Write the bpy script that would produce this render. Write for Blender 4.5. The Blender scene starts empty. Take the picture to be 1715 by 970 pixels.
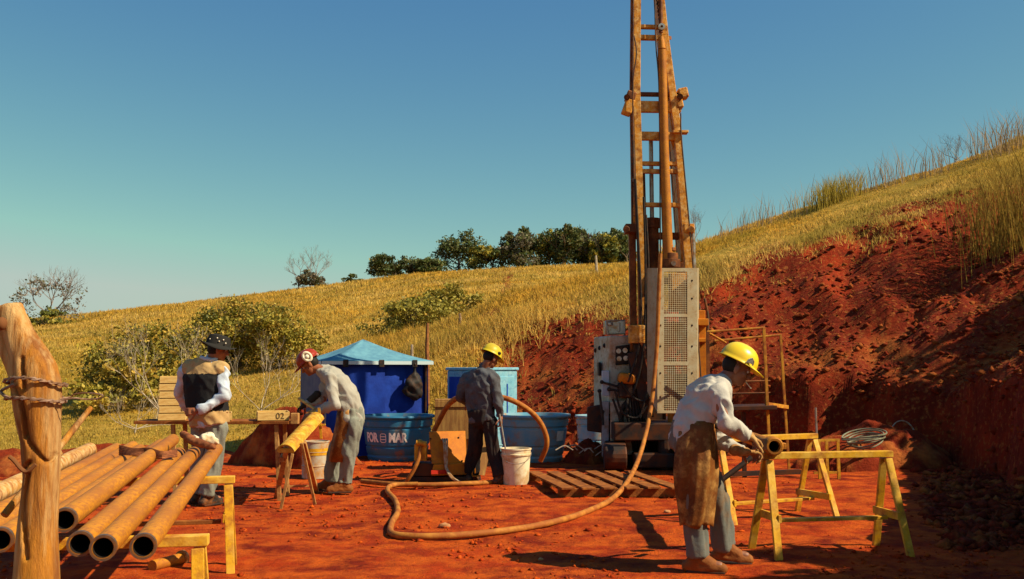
import bpy, bmesh, math, random
import numpy as np
from mathutils import Vector, Matrix

random.seed(7)
rng = np.random.default_rng(7)
C = bpy.context.scene.collection
SC = bpy.context.scene
R = math.radians

# ------------------------------------------------------------------ camera
F, CX, CY, HOR, CAMH = 1667.0, 857.5, 485.0, 615.0, 1.45
PITCH = math.atan((HOR - CY) / F)
cam_d = bpy.data.cameras.new("camera")
cam = bpy.data.objects.new("camera", cam_d)
C.objects.link(cam)
cam_d.sensor_width = 36.0
cam_d.lens = 36.0 * F / 1715.0
cam_d.clip_end = 3000
cam_d.clip_start = 0.05
cam.location = (0, 0, CAMH)
cam.rotation_euler = (math.pi / 2 + PITCH, 0, 0)
SC.camera = cam

# ------------------------------------------------------------------ sky and sun
SUN_EL, SUN_BACK = R(43), R(18)          # elevation; angle behind the camera's right-hand side
sun_vec = Vector((math.cos(SUN_EL) * math.cos(SUN_BACK), -math.cos(SUN_EL) * math.sin(SUN_BACK), math.sin(SUN_EL)))
world = bpy.data.worlds.new("World")
SC.world = world
world.use_nodes = True
wn, wl = world.node_tree.nodes, world.node_tree.links
wn.clear()
wo = wn.new('ShaderNodeOutputWorld')
bg = wn.new('ShaderNodeBackground')
sky = wn.new('ShaderNodeTexSky')
sky.sky_type = 'NISHITA'
sky.sun_disc = False
sky.sun_elevation = SUN_EL
sky.sun_rotation = math.atan2(sun_vec.x, sun_vec.y)
sky.air_density = 1.0
sky.dust_density = 0.6
sky.ozone_density = 2.0
sepc = wn.new('ShaderNodeSeparateColor'); comc = wn.new('ShaderNodeCombineColor')
wl.new(sky.outputs[0], sepc.inputs[0])
for ch, (gain, gam, top_) in enumerate(((0.34, 1.42, 4.6), (0.59, 1.13, 5.0), (1.66, 0.36, 6.5))):
    pw_ = wn.new('ShaderNodeMath'); pw_.operation = 'POWER'; pw_.inputs[1].default_value = gam
    ml_ = wn.new('ShaderNodeMath'); ml_.operation = 'MULTIPLY'; ml_.inputs[1].default_value = gain
    mn_ = wn.new('ShaderNodeMath'); mn_.operation = 'MINIMUM'; mn_.inputs[1].default_value = top_
    wl.new(sepc.outputs[ch], mn_.inputs[0]); wl.new(mn_.outputs[0], pw_.inputs[0]); wl.new(pw_.outputs[0], ml_.inputs[0]); wl.new(ml_.outputs[0], comc.inputs[ch])
wl.new(comc.outputs[0], bg.inputs[0])
bg.inputs[1].default_value = 0.102
wl.new(bg.outputs[0], wo.inputs[0])
sun_d = bpy.data.lights.new("sun", 'SUN')
sun_d.energy = 5.0
sun_d.angle = R(0.5)
sun_d.color = (1.0, 0.86, 0.60)
sun = bpy.data.objects.new("sun", sun_d)
C.objects.link(sun)
sun.rotation_euler = sun_vec.to_track_quat('Z', 'Y').to_euler()
SC.view_settings.view_transform = 'Standard'
SC.view_settings.look = 'None'
SC.view_settings.exposure = 0.62
SC.view_settings.gamma = 1.0

# ------------------------------------------------------------------ measuring helpers
def P(px, py, Y):
    """world point that stands Y metres in front and was seen at (px, py) in the photograph"""
    c, s = math.cos(PITCH), math.sin(PITCH)
    vx, vy, vz = px - CX, F * c - (CY - py) * s, F * s + (CY - py) * c
    k = Y / vy
    return Vector((vx * k, Y, CAMH + vz * k))

def G(px, py, z=0.0):
    c, s = math.cos(PITCH), math.sin(PITCH)
    vx, vy, vz = px - CX, F * c - (CY - py) * s, F * s + (CY - py) * c
    k = (z - CAMH) / vz
    return Vector((vx * k, vy * k, z))

# ------------------------------------------------------------------ noise in numpy
def vnoise(x, y, seed=0):
    x = np.asarray(x, float); y = np.asarray(y, float)
    xi = np.floor(x).astype(np.int64); yi = np.floor(y).astype(np.int64)
    xf = x - xi; yf = y - yi
    u = xf * xf * (3 - 2 * xf); v = yf * yf * (3 - 2 * yf)
    def h(a, b):
        n = (a * 374761393 + b * 668265263 + seed * 974711 + 12345) & 0xffffffff
        n = ((n ^ (n >> 13)) * 1274126177) & 0xffffffff
        return ((n ^ (n >> 16)) & 0xffffff) / float(0xffffff) * 2 - 1
    a = h(xi, yi); b = h(xi + 1, yi); c = h(xi, yi + 1); d = h(xi + 1, yi + 1)
    return (a * (1 - u) + b * u) * (1 - v) + (c * (1 - u) + d * u) * v

def fbm(x, y, oct=4, seed=0):
    r = 0; a = 1.0; t = 0
    for i in range(oct):
        r = r + a * vnoise(np.asarray(x) * 2 ** i, np.asarray(y) * 2 ** i, seed + i * 17)
        t += a; a *= 0.5
    return r / t

def ss(x, a, b):
    t = np.clip((np.asarray(x, float) - a) / (b - a), 0, 1)
    return t * t * (3 - 2 * t)

# ------------------------------------------------------------------ materials
MATS = {}
def mat(name, base, rough=0.7, metal=0.0, c2=None, scale=6.0, amount=0.5, bump=0.0, bscale=40.0,
        c3=None, s3=30.0, a3=0.35, spec=0.18, stretch=None, trans=0.0, attr=None, detail=6.0):
    if name in MATS: return MATS[name]
    m = bpy.data.materials.new(name); m.use_nodes = True
    n, l = m.node_tree.nodes, m.node_tree.links
    bs = n['Principled BSDF']
    bs.inputs['Roughness'].default_value = rough
    bs.inputs['Metallic'].default_value = metal
    bs.inputs['Specular IOR Level'].default_value = spec
    tc = n.new('ShaderNodeTexCoord')
    vec = tc.outputs['Object']
    if stretch:
        mp = n.new('ShaderNodeMapping'); mp.inputs['Scale'].default_value = stretch
        l.new(vec, mp.inputs['Vector']); vec = mp.outputs[0]
    col = None
    if attr:
        at = n.new('ShaderNodeAttribute'); at.attribute_name = attr
        col = at.outputs['Color']
    def mixin(colsock, c, sc, am, det):
        nz = n.new('ShaderNodeTexNoise'); nz.inputs['Scale'].default_value = sc
        nz.inputs['Detail'].default_value = det; nz.inputs['Roughness'].default_value = 0.65
        l.new(vec, nz.inputs['Vector'])
        rp = n.new('ShaderNodeValToRGB')
        rp.color_ramp.elements[0].position = max(0.0, 0.62 - am * 0.5)
        rp.color_ramp.elements[1].position = min(1.0, 0.82 - am * 0.5)
        l.new(nz.outputs['Fac'], rp.inputs[0])
        mx = n.new('ShaderNodeMix'); mx.data_type = 'RGBA'
        l.new(rp.outputs[0], mx.inputs[0])
        if colsock is None: mx.inputs[6].default_value = (*base, 1)
        else: l.new(colsock, mx.inputs[6])
        mx.inputs[7].default_value = (*c, 1)
        return mx.outputs[2]
    if c2 is not None: col = mixin(col, c2, scale, amount, detail)
    if c3 is not None: col = mixin(col, c3, s3, a3, 4.0)
    if col is None: bs.inputs['Base Color'].default_value = (*base, 1)
    else: l.new(col, bs.inputs['Base Color'])
    if bump > 0:
        nz = n.new('ShaderNodeTexNoise'); nz.inputs['Scale'].default_value = bscale
        nz.inputs['Detail'].default_value = 8; nz.inputs['Roughness'].default_value = 0.7
        l.new(vec, nz.inputs['Vector'])
        bp = n.new('ShaderNodeBump'); bp.inputs['Strength'].default_value = 1.0
        bp.inputs['Distance'].default_value = bump
        l.new(nz.outputs['Fac'], bp.inputs['Height']); l.new(bp.outputs[0], bs.inputs['Normal'])
    if trans > 0:
        tr = n.new('ShaderNodeBsdfTranslucent')
        if col is None: tr.inputs[0].default_value = (*base, 1)
        else: l.new(col, tr.inputs[0])
        ms = n.new('ShaderNodeMixShader'); ms.inputs[0].default_value = trans
        l.new(bs.outputs[0], ms.inputs[1]); l.new(tr.outputs[0], ms.inputs[2])
        l.new(ms.outputs[0], n['Material Output'].inputs['Surface'])
    MATS[name] = m
    return m

RED = (0.39, 0.040, 0.004); REDD = (0.17, 0.014, 0.003); ORG = (0.47, 0.078, 0.007)
M_earth = mat('red_earth', RED, 0.95, c2=REDD, scale=1.1, amount=0.50, c3=ORG, s3=3.2, a3=0.42, bump=0.045, bscale=11, spec=0.1)
M_bank = mat('bank_soil', (0.27, 0.036, 0.009), 0.95, c2=(0.16, 0.018, 0.006), scale=0.8, amount=0.55,
             c3=(0.40, 0.12, 0.025), s3=2.2, a3=0.30, bump=0.06, bscale=9, spec=0.1)
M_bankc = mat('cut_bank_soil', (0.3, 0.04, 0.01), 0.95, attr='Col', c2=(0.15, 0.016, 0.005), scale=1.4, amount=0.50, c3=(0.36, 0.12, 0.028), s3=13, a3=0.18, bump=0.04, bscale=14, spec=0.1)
M_clod = mat('soil_clods', RED, 0.95, c2=REDD, scale=1.3, amount=0.45, c3=ORG, s3=9, a3=0.35, spec=0.1)
M_field = mat('grass_field', (0.46, 0.28, 0.05), 0.9, c2=(0.32, 0.20, 0.03), scale=0.22, amount=0.5,
              c3=(0.26, 0.17, 0.02), s3=1.2, a3=0.42, bump=0.12, bscale=2.2, spec=0.1)
M_blade = mat('grass_blades', (0.5, 0.3, 0.04), 0.8, attr='Col', spec=0.08, trans=0.45)
M_leaf = mat('leaves', (0.06, 0.09, 0.02), 0.6, attr='Col', spec=0.3, trans=0.25)
M_bark = mat('bark', (0.16, 0.11, 0.07), 0.9, c2=(0.08, 0.06, 0.04), scale=9, amount=0.5, bump=0.01)
M_barew = mat('bleached_branches', (0.46, 0.38, 0.28), 0.85, c2=(0.26, 0.19, 0.13), scale=6, amount=0.45)
M_twig = mat('grey_twigs', (0.27, 0.22, 0.20), 0.9, c2=(0.16, 0.12, 0.10), scale=3, amount=0.5)
M_log = mat('peeled_log', (0.52, 0.205, 0.02), 0.75, c2=(0.24, 0.085, 0.02), scale=12, amount=0.50, c3=(0.56, 0.36, 0.15),
            s3=16, a3=0.28, bump=0.014, bscale=42, stretch=(1, 1, 0.13))
M_logcut = mat('log_core', (0.16, 0.06, 0.02), 0.9)
M_fpost = mat('weathered_post', (0.34, 0.23, 0.14), 0.9, c2=(0.2, 0.12, 0.07), scale=12, amount=0.5, bump=0.01)
M_fpostr = mat('brown_post', (0.34, 0.13, 0.04), 0.9, c2=(0.2, 0.08, 0.03), scale=12, amount=0.5, bump=0.01)
M_wire = mat('rusty_wire', (0.36, 0.24, 0.18), 0.6, 0.4, c2=(0.2, 0.1, 0.05), scale=40, amount=0.5)
M_yeld = mat('dull_yellow_paint', (0.52, 0.28, 0.015), 0.6, c2=(0.34, 0.13, 0.02), scale=9, amount=0.42, c3=(0.6, 0.38, 0.06), s3=16, a3=0.33, bump=0.006, bscale=30)
M_yel = mat('yellow_paint', (0.62, 0.32, 0.014), 0.55, c2=(0.34, 0.12, 0.02), scale=10, amount=0.37, c3=(0.68, 0.42, 0.07), s3=4, a3=0.28, bump=0.003, bscale=60)
M_rust = mat('rusty_steel', (0.52, 0.205, 0.011), 0.6, 0.1, c2=(0.30, 0.10, 0.015), scale=5, amount=0.40, c3=(0.34, 0.12, 0.02), s3=70, a3=0.40, bump=0.002, bscale=120, spec=0.2, stretch=(1, .2, 1))
M_pipe2 = mat('scaled_pipe', (0.50, 0.25, 0.06), 0.75, c2=(0.30, 0.12, 0.035), scale=12, amount=0.45, c3=(0.6, 0.4, 0.19), s3=22, a3=0.35, bump=0.006, bscale=40)
M_dark = mat('pipe_bore', (0.015, 0.010, 0.008), 0.9)
M_collar = mat('thread_collar', (0.16, 0.10, 0.07), 0.45, 0.6, c2=(0.30, 0.13, 0.04), scale=25, amount=0.4)
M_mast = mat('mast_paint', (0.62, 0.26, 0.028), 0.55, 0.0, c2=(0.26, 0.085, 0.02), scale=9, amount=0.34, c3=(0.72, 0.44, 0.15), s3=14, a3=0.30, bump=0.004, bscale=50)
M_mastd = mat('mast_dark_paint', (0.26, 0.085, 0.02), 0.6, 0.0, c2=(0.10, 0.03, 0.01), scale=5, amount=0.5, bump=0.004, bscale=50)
M_steel = mat('worn_steel', (0.42, 0.40, 0.36), 0.4, 0.7, c2=(0.30, 0.17, 0.08), scale=9, amount=0.35)
M_guard = mat('guard_sheet', (0.38, 0.33, 0.22), 0.6, 0.1, c2=(0.34, 0.26, 0.15), scale=5, amount=0.45, c3=(0.25, 0.14, 0.06), s3=22, a3=0.16, bump=0.002)
M_cab = mat('cabinet_paint', (0.44, 0.40, 0.31), 0.55, c2=(0.33, 0.18, 0.08), scale=4, amount=0.38, c3=(0.22, 0.14, 0.08), s3=18, a3=0.22, bump=0.002)
M_cabd = mat('dark_machine', (0.028, 0.022, 0.02), 0.6, 0.2, c2=(0.09, 0.03, 0.012), scale=6, amount=0.42)
M_black = mat('black_rubber', (0.018, 0.016, 0.015), 0.6, c2=(0.07, 0.03, 0.015), scale=12, amount=0.3)
M_orange = mat('orange_machine', (0.52, 0.165, 0.006), 0.6, c2=(0.40, 0.11, 0.008), scale=6, amount=0.34, c3=(0.3, 0.1, 0.02), s3=25, a3=0.12, bump=0.002)
M_redp = mat('red_paint', (0.42, 0.025, 0.012), 0.5)
M_hose = mat('brown_hose', (0.42, 0.17, 0.028), 0.7, c2=(0.28, 0.085, 0.016), scale=8, amount=0.5, bump=0.003, bscale=60)
M_hosed = mat('dark_hose', (0.07, 0.045, 0.03), 0.6, c2=(0.2, 0.07, 0.02), scale=9, amount=0.35)
M_hoseg = mat('grey_hose', (0.40, 0.34, 0.24), 0.6, c2=(0.3, 0.14, 0.05), scale=14, amount=0.4)
M_blueT = mat('blue_tank', (0.03, 0.17, 0.32), 0.5, c2=(0.06, 0.15, 0.22), scale=3.5, amount=0.35, c3=(0.22, 0.14, 0.08), s3=6, a3=0.16)
M_blueT2 = mat('faded_blue_tank', (0.11, 0.34, 0.50), 0.55, c2=(0.24, 0.36, 0.40), scale=3.0, amount=0.42, c3=(0.36, 0.22, 0.12), s3=5, a3=0.22)
M_text = mat('white_lettering', (0.82, 0.80, 0.72), 0.6, c2=(0.66, 0.58, 0.46), scale=18, amount=0.2)
M_tentr = mat('tent_roof_cloth', (0.17, 0.40, 0.50), 0.75, c2=(0.12, 0.30, 0.42), scale=5, amount=0.45, trans=0.25, bump=0.006, bscale=12)
M_tentb = mat('tent_wall_cloth', (0.015, 0.06, 0.42), 0.75, c2=(0.012, 0.04, 0.30), scale=2.5, amount=0.5, trans=0.18, bump=0.01, bscale=6)
M_tentg = mat('tent_side_cloth', (0.20, 0.22, 0.30), 0.75, c2=(0.15, 0.17, 0.27), scale=4, amount=0.5, trans=0.30, bump=0.01, bscale=6)
M_trim = mat('tent_trim', (0.50, 0.60, 0.62), 0.7)
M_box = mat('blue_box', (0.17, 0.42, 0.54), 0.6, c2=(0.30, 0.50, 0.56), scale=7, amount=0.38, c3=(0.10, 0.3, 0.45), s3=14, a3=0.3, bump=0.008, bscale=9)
M_boxd = mat('deep_blue_and_shade', (0.02, 0.07, 0.40), 0.6, c2=(0.015, 0.05, 0.3), scale=5, amount=0.5)
M_ply = mat('plywood', (0.36, 0.20, 0.055), 0.8, c2=(0.22, 0.10, 0.03), scale=5, amount=0.5, stretch=(4, 1, .6), bump=0.003)
M_wood = mat('pale_crate_wood', (0.62, 0.42, 0.15), 0.75, c2=(0.48, 0.28, 0.08), scale=8, amount=0.4, stretch=(1, 1, 5), bump=0.002)
M_plank = mat('brown_planks', (0.34, 0.115, 0.02), 0.85, c2=(0.18, 0.055, 0.012), scale=8, amount=0.5, bump=0.006, bscale=30)
M_trestle = mat('trestle_wood', (0.46, 0.25, 0.08), 0.8, c2=(0.3, 0.13, 0.04), scale=9, amount=0.45, bump=0.004)
M_bucket = mat('bucket_plastic', (0.74, 0.64, 0.44), 0.5, c2=(0.50, 0.30, 0.12), scale=6, amount=0.34)
M_drum = mat('drum_paint', (0.42, 0.38, 0.30), 0.6, c2=(0.4, 0.2, 0.06), scale=6, amount=0.4)
M_stone = mat('pale_stone', (0.45, 0.22, 0.10), 0.9, c2=(0.4, 0.18, 0.07), scale=12, amount=0.5)
M_rag = mat('white_rag', (0.70, 0.62, 0.46), 0.9, c2=(0.45, 0.28, 0.13), scale=8, amount=0.35, bump=0.006, bscale=30)
M_rope = mat('brown_rope', (0.30, 0.10, 0.035), 0.9, c2=(0.16, 0.05, 0.02), scale=20, amount=0.5)
M_ink = mat('stencil_ink', (0.10, 0.07, 0.03), 0.9)
# people
M_skin = mat('skin', (0.25, 0.095, 0.045), 0.55, c2=(0.19, 0.065, 0.03), scale=14, amount=0.4, spec=0.4)
M_skind = mat('tanned_skin', (0.30, 0.11, 0.05), 0.55, c2=(0.22, 0.07, 0.035), scale=14, amount=0.4)
M_hair = mat('black_hair', (0.015, 0.012, 0.01), 0.7)
M_eye = mat('eyes', (0.5, 0.45, 0.4), 0.3)
M_shirtw = mat('pale_work_shirt', (0.48, 0.46, 0.42), 0.9, c2=(0.42, 0.39, 0.34), scale=2.5, amount=0.5, bump=0.006, bscale=22)
M_shirtg = mat('grey_work_shirt', (0.37, 0.355, 0.315), 0.9, c2=(0.32, 0.30, 0.25), scale=2.5, amount=0.5, bump=0.006, bscale=22)
M_shirtn = mat('navy_work_shirt', (0.09, 0.095, 0.108), 0.9, c2=(0.065, 0.06, 0.065), scale=6, amount=0.45, bump=0.006, bscale=22)
M_shirtl = mat('light_blue_shirt', (0.50, 0.57, 0.66), 0.9, c2=(0.44, 0.49, 0.56), scale=2.5, amount=0.5, bump=0.006, bscale=22)
M_jean = mat('faded_jeans', (0.13, 0.135, 0.12), 0.9, c2=(0.18, 0.11, 0.06), scale=5, amount=0.36, bump=0.006, bscale=25)
M_jeang = mat('grey_green_trousers', (0.22, 0.23, 0.19), 0.9, c2=(0.15, 0.145, 0.12), scale=5, amount=0.4, bump=0.006, bscale=25)
M_trousd = mat('dark_trousers', (0.018, 0.016, 0.018), 0.9, c2=(0.035, 0.02, 0.015), scale=5, amount=0.4, bump=0.006, bscale=25)
M_apron = mat('leather_apron', (0.22, 0.072, 0.012), 0.6, c2=(0.09, 0.026, 0.006), scale=4, amount=0.5, c3=(0.38, 0.19, 0.05), s3=8, a3=0.3, bump=0.008, bscale=14)
M_boot = mat('leather_boots', (0.27, 0.095, 0.02), 0.7, c2=(0.2, 0.06, 0.012), scale=14, amount=0.5, bump=0.004)
M_bootd = mat('black_boots', (0.03, 0.022, 0.018), 0.6, c2=(0.2, 0.07, 0.02), scale=14, amount=0.35)
M_helY = mat('yellow_helmet', (0.74, 0.52, 0.02), 0.32, spec=.4, c2=(0.68, 0.44, 0.03), scale=5, amount=0.35)
M_helYd = mat('dull_yellow_helmet', (0.56, 0.44, 0.02), 0.4, c2=(0.45, 0.33, 0.03), scale=5, amount=0.35)
M_helR = mat('red_helmet', (0.33, 0.03, 0.012), 0.4, c2=(0.24, 0.03, 0.012), scale=5, amount=0.4)
M_muff = mat('white_plastic', (0.74, 0.68, 0.52), 0.5, c2=(0.5, 0.35, 0.2), scale=12, amount=0.3)
M_glove = mat('leather_gloves', (0.46, 0.27, 0.10), 0.85, c2=(0.3, 0.13, 0.04), scale=12, amount=0.45)
M_gloveshade = mat('glove_painted_shade', (0.03, 0.025, 0.02), 0.8)
M_hat = mat('black_hat', (0.02, 0.018, 0.016), 0.85)
M_tan = mat('tan_vest_cloth', (0.46, 0.30, 0.13), 0.9, c2=(0.38, 0.23, 0.09), scale=6, amount=0.4, bump=0.006, bscale=22)
M_vestb = mat('black_vest_cloth', (0.014, 0.013, 0.014), 0.85, bump=0.006, bscale=22)

# ------------------------------------------------------------------ mesh building helpers
def link(name, me, m, parent=None, smooth=None):
    o = bpy.data.objects.new(name, me)
    C.objects.link(o)
    ml = m if isinstance(m, (list, tuple)) else [m]
    if not me.materials:
        for x in ml: me.materials.append(x)
    if parent is not None: o.parent = parent
    if smooth is not None and len(me.polygons):
        me.polygons.foreach_set('use_smooth', [True] * len(me.polygons))
        if smooth < 170: me.set_sharp_from_angle(angle=R(smooth))
    return o

def shift(me, v):
    n = len(me.vertices)
    a = np.empty(n * 3, np.float32); me.vertices.foreach_get('co', a)
    a = a.reshape(-1, 3) + np.array(v, np.float32); me.vertices.foreach_set('co', a.ravel()); me.update()

def frame(d, up=(0, 0, 1)):
    d = Vector(d).normalized(); u = Vector(up)
    s = d.cross(u)
    if s.length < 1e-4: s = d.cross(Vector((0, 1, 0)))
    s.normalize()
    return d, s, s.cross(d).normalized()

class MB:
    def __init__(s): s.v = []; s.f = []; s.mi = []
    def add(s, vs, fs, mi=0):
        b = len(s.v); s.v += [tuple(x) for x in vs]
        s.f += [tuple(b + i for i in f) for f in fs]; s.mi += [mi] * len(fs)
        return s
    def hexa(s, c, mi=0):   # 8 corners: bottom 4, top 4
        return s.add(c, [(0, 3, 2, 1), (4, 5, 6, 7), (0, 1, 5, 4), (1, 2, 6, 5), (2, 3, 7, 6), (3, 0, 4, 7)], mi)
    def box(s, c, size, rz=0, mi=0, rot=None):
        x, y, z = [q / 2 for q in size]
        M = rot if rot else Matrix.Rotation(rz, 3, 'Z')
        pts = [Vector(p) for p in ((-x, -y, -z), (x, -y, -z), (x, y, -z), (-x, y, -z), (-x, -y, z), (x, -y, z), (x, y, z), (-x, y, z))]
        return s.hexa([M @ p + Vector(c) for p in pts], mi)
    def beam(s, p0, p1, w, h, up=(0, 0, 1), w1=None, h1=None, mi=0):
        p0, p1 = Vector(p0), Vector(p1); d, a, b = frame(p1 - p0, up)
        w1 = w if w1 is None else w1; h1 = h if h1 is None else h1
        q = lambda p, w, h: [p - a * w / 2 - b * h / 2, p + a * w / 2 - b * h / 2, p + a * w / 2 + b * h / 2, p - a * w / 2 + b * h / 2]
        return s.hexa(q(p0, w, h) + q(p1, w1, h1), mi)
    def tube(s, pts, r, seg=8, caps=True, mi=0):
        pts = [Vector(p) for p in pts]; n = len(pts)
        rs = r if hasattr(r, '__len__') else [r] * n
        vs = []; fs = []; prev = None
        for i, p in enumerate(pts):
            t = (pts[min(i + 1, n - 1)] - pts[max(i - 1, 0)]).normalized()
            if prev is None: _, a, b = frame(t)
            else:
                a = prev - t * prev.dot(t)
                a = a.normalized() if a.length > 1e-6 else frame(t)[1]
                b = a.cross(t).normalized()
            prev = a
            for k in range(seg):
                q = 2 * math.pi * k / seg
                vs.append(p + (a * math.cos(q) + b * math.sin(q)) * rs[i])
        for i in range(n - 1):
            for k in range(seg):
                k2 = (k + 1) % seg
                fs.append((i * seg + k, (i + 1) * seg + k, (i + 1) * seg + k2, i * seg + k2))
        if caps:
            fs.append(tuple(range(seg))); fs.append(tuple((n - 1) * seg + k for k in reversed(range(seg))))
        return s.add(vs, fs, mi)
    def lathe(s, prof, c=(0, 0, 0), seg=24, axis=None, mi=0, sx=1, sy=1):
        c = Vector(c); vs = []; fs = []; n = len(prof)
        if axis is None: d, a, b = Vector((0, 0, 1)), Vector((1, 0, 0)), Vector((0, 1, 0))
        else:
            d, a, b = frame(axis)
        for r_, z_ in prof:
            for k in range(seg):
                q = 2 * math.pi * k / seg
                vs.append(c + d * z_ + a * math.cos(q) * r_ * sx + b * math.sin(q) * r_ * sy)
        for i in range(n - 1):
            for k in range(seg):
                k2 = (k + 1) % seg
                fs.append((i * seg + k, i * seg + k2, (i + 1) * seg + k2, (i + 1) * seg + k))
        return s.add(vs, fs, mi)
    def disc(s, c, axis, r, seg=16, mi=0):
        d, a, b = frame(axis); c = Vector(c)
        vs = [c + (a * math.cos(2 * math.pi * k / seg) + b * math.sin(2 * math.pi * k / seg)) * r for k in range(seg)]
        return s.add(vs, [tuple(range(seg))], mi)
    def cyl(s, p0, p1, r, seg=14, r1=None, mi=0):
        return s.tube([p0, p1], [r, r if r1 is None else r1], seg, True, mi)
    def ell(s, c, rad, M=None, nu=14, nv=9, mi=0):
        c = Vector(c); vs = []; fs = []
        for j in range(nv + 1):
            th = math.pi * j / nv
            for k in range(nu):
                ph = 2 * math.pi * k / nu
                p = Vector((rad[0] * math.sin(th) * math.cos(ph), rad[1] * math.sin(th) * math.sin(ph), rad[2] * math.cos(th)))
                vs.append(c + (M @ p if M else p))
        for j in range(nv):
            for k in range(nu):
                k2 = (k + 1) % nu
                fs.append((j * nu + k, (j + 1) * nu + k, (j + 1) * nu + k2, j * nu + k2))
        return s.add(vs, fs, mi)
    def cap(s, p0, p1, r0, r1=None, seg=12):
        p0, p1 = Vector(p0), Vector(p1); r1 = r0 if r1 is None else r1
        d = (p1 - p0).normalized()
        pts = []; rs = []
        for a in (80, 55, 28): pts.append(p0 - d * r0 * math.sin(R(a))); rs.append(r0 * math.cos(R(a)))
        pts += [p0, p1]; rs += [r0, r1]
        for a in (28, 55, 80): pts.append(p1 + d * r1 * math.sin(R(a))); rs.append(r1 * math.cos(R(a)))
        return s.tube(pts, rs, seg)
    def loft(s, secs, lat, seg=18):
        """secs: (point, half width along lat, half depth); closed"""
        lat = Vector(lat).normalized(); vs = []; fs = []; n = len(secs)
        pts = [Vector(q[0]) for q in secs]
        for i, (p, hw, hd) in enumerate(secs):
            t = (pts[min(i + 1, n - 1)] - pts[max(i - 1, 0)]).normalized()
            a = (lat - t * lat.dot(t)).normalized(); b = t.cross(a).normalized()
            for k in range(seg):
                q = 2 * math.pi * k / seg
                cx, sy = math.cos(q), math.sin(q)
                e = 0.8
                cx = math.copysign(abs(cx) ** e, cx); sy = math.copysign(abs(sy) ** e, sy)
                vs.append(Vector(p) + a * cx * hw + b * sy * hd)
        for i in range(n - 1):
            for k in range(seg):
                k2 = (k + 1) % seg
                fs.append((i * seg + k, i * seg + k2, (i + 1) * seg + k2, (i + 1) * seg + k))
        fs.append(tuple(reversed(range(seg)))); fs.append(tuple((n - 1) * seg + k for k in range(seg)))
        return s.add(vs, fs)
    def mesh(s, name):
        me = bpy.data.meshes.new(name); me.from_pydata(s.v, [], s.f)
        if any(s.mi): me.polygons.foreach_set('material_index', s.mi)
        me.update(); return me
    def build(s, name, m, parent=None, smooth=None, bevel=0.0, world=True, fixn=False):
        me = s.mesh(name)
        if fixn or True:
            bm = bmesh.new(); bm.from_mesh(me); bmesh.ops.recalc_face_normals(bm, faces=bm.faces); bm.to_mesh(me); bm.free()
        if parent is not None and world: shift(me, -wloc(parent))
        o = link(name, me, m, parent, smooth)
        if bevel > 0:
            b = o.modifiers.new('bevel', 'BEVEL'); b.width = bevel; b.segments = 2; b.limit_method = 'ANGLE'; b.angle_limit = R(40)
        return o

def wloc(o):
    v = Vector((0, 0, 0))
    while o is not None: v += o.location; o = o.parent
    return v

def remesh(mb, vox, smooth=4, name='m', fold=0.0, ffreq=10.0, fstretch=(1, 1, 1), seed=0):
    """union of overlapping closed shapes -> one continuous skin, optional cloth folds"""
    me = mb.mesh(name)
    bm = bmesh.new(); bm.from_mesh(me)
    bmesh.ops.recalc_face_normals(bm, faces=bm.faces); bm.to_mesh(me); bm.free()
    o = bpy.data.objects.new('tmp', me); C.objects.link(o)
    r = o.modifiers.new('r', 'REMESH'); r.mode = 'VOXEL'; r.voxel_size = vox
    if smooth:
        sm = o.modifiers.new('s', 'SMOOTH'); sm.factor = 0.5; sm.iterations = smooth
    dg = bpy.context.evaluated_depsgraph_get()
    out = bpy.data.meshes.new_from_object(o.evaluated_get(dg))
    out.name = name
    bpy.data.objects.remove(o); bpy.data.meshes.remove(me)
    if fold > 0:
        n = len(out.vertices)
        co = np.empty(n * 3); out.vertices.foreach_get('co', co); co = co.reshape(-1, 3)
        no = np.empty(n * 3); out.vertices.foreach_get('normal', no); no = no.reshape(-1, 3)
        q = co * np.array(fstretch) * ffreq
        a = fbm(q[:, 0] + q[:, 2] * .7 + seed, q[:, 2] + q[:, 1] * .9, 2, 5 + seed)
        a2 = fbm(q[:, 1] * 1.3 + q[:, 0] * .8 + 31, q[:, 2] * 1.2 + q[:, 0] * .3, 2, 9 + seed)
        rid = (1 - np.abs(a) * 2.6) * .6 + a2
        co = co + no * (rid * fold)[:, None]
        out.vertices.foreach_set('co', co.ravel()); out.update()
    out.polygons.foreach_set('use_smooth', [True] * len(out.polygons))
    return out

def rebuild(mb, vox, name, m, parent, **k):
    me = remesh(mb, vox, name=name, **k)
    shift(me, -wloc(parent))
    return link(name, me, m, parent)

def empty(name, label, cat, loc=(0, 0, 0), rz=0, group=None):
    o = bpy.data.objects.new(name, None); C.objects.link(o)
    o.empty_display_size = 0.1
    o.location = loc; o.rotation_euler = (0, 0, rz)
    return tag(o, label, cat, group)

def tag(o, label, cat, group=None):
    o['label'] = label; o['category'] = cat
    if group: o['group'] = group
    return o

def spline(pts, n=12):
    pts = [Vector(p) for p in pts]; out = []
    q = [pts[0] * 2 - pts[1]] + pts + [pts[-1] * 2 - pts[-2]]
    for i in range(1, len(q) - 2):
        for k in range(n):
            t = k / n; a, b, c, d = q[i - 1], q[i], q[i + 1], q[i + 2]
            out.append(0.5 * ((2 * b) + (c - a) * t + (2 * a - 5 * b + 4 * c - d) * t * t + (3 * b - a - 3 * c + d) * t ** 3))
    out.append(pts[-1]); return out

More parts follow.
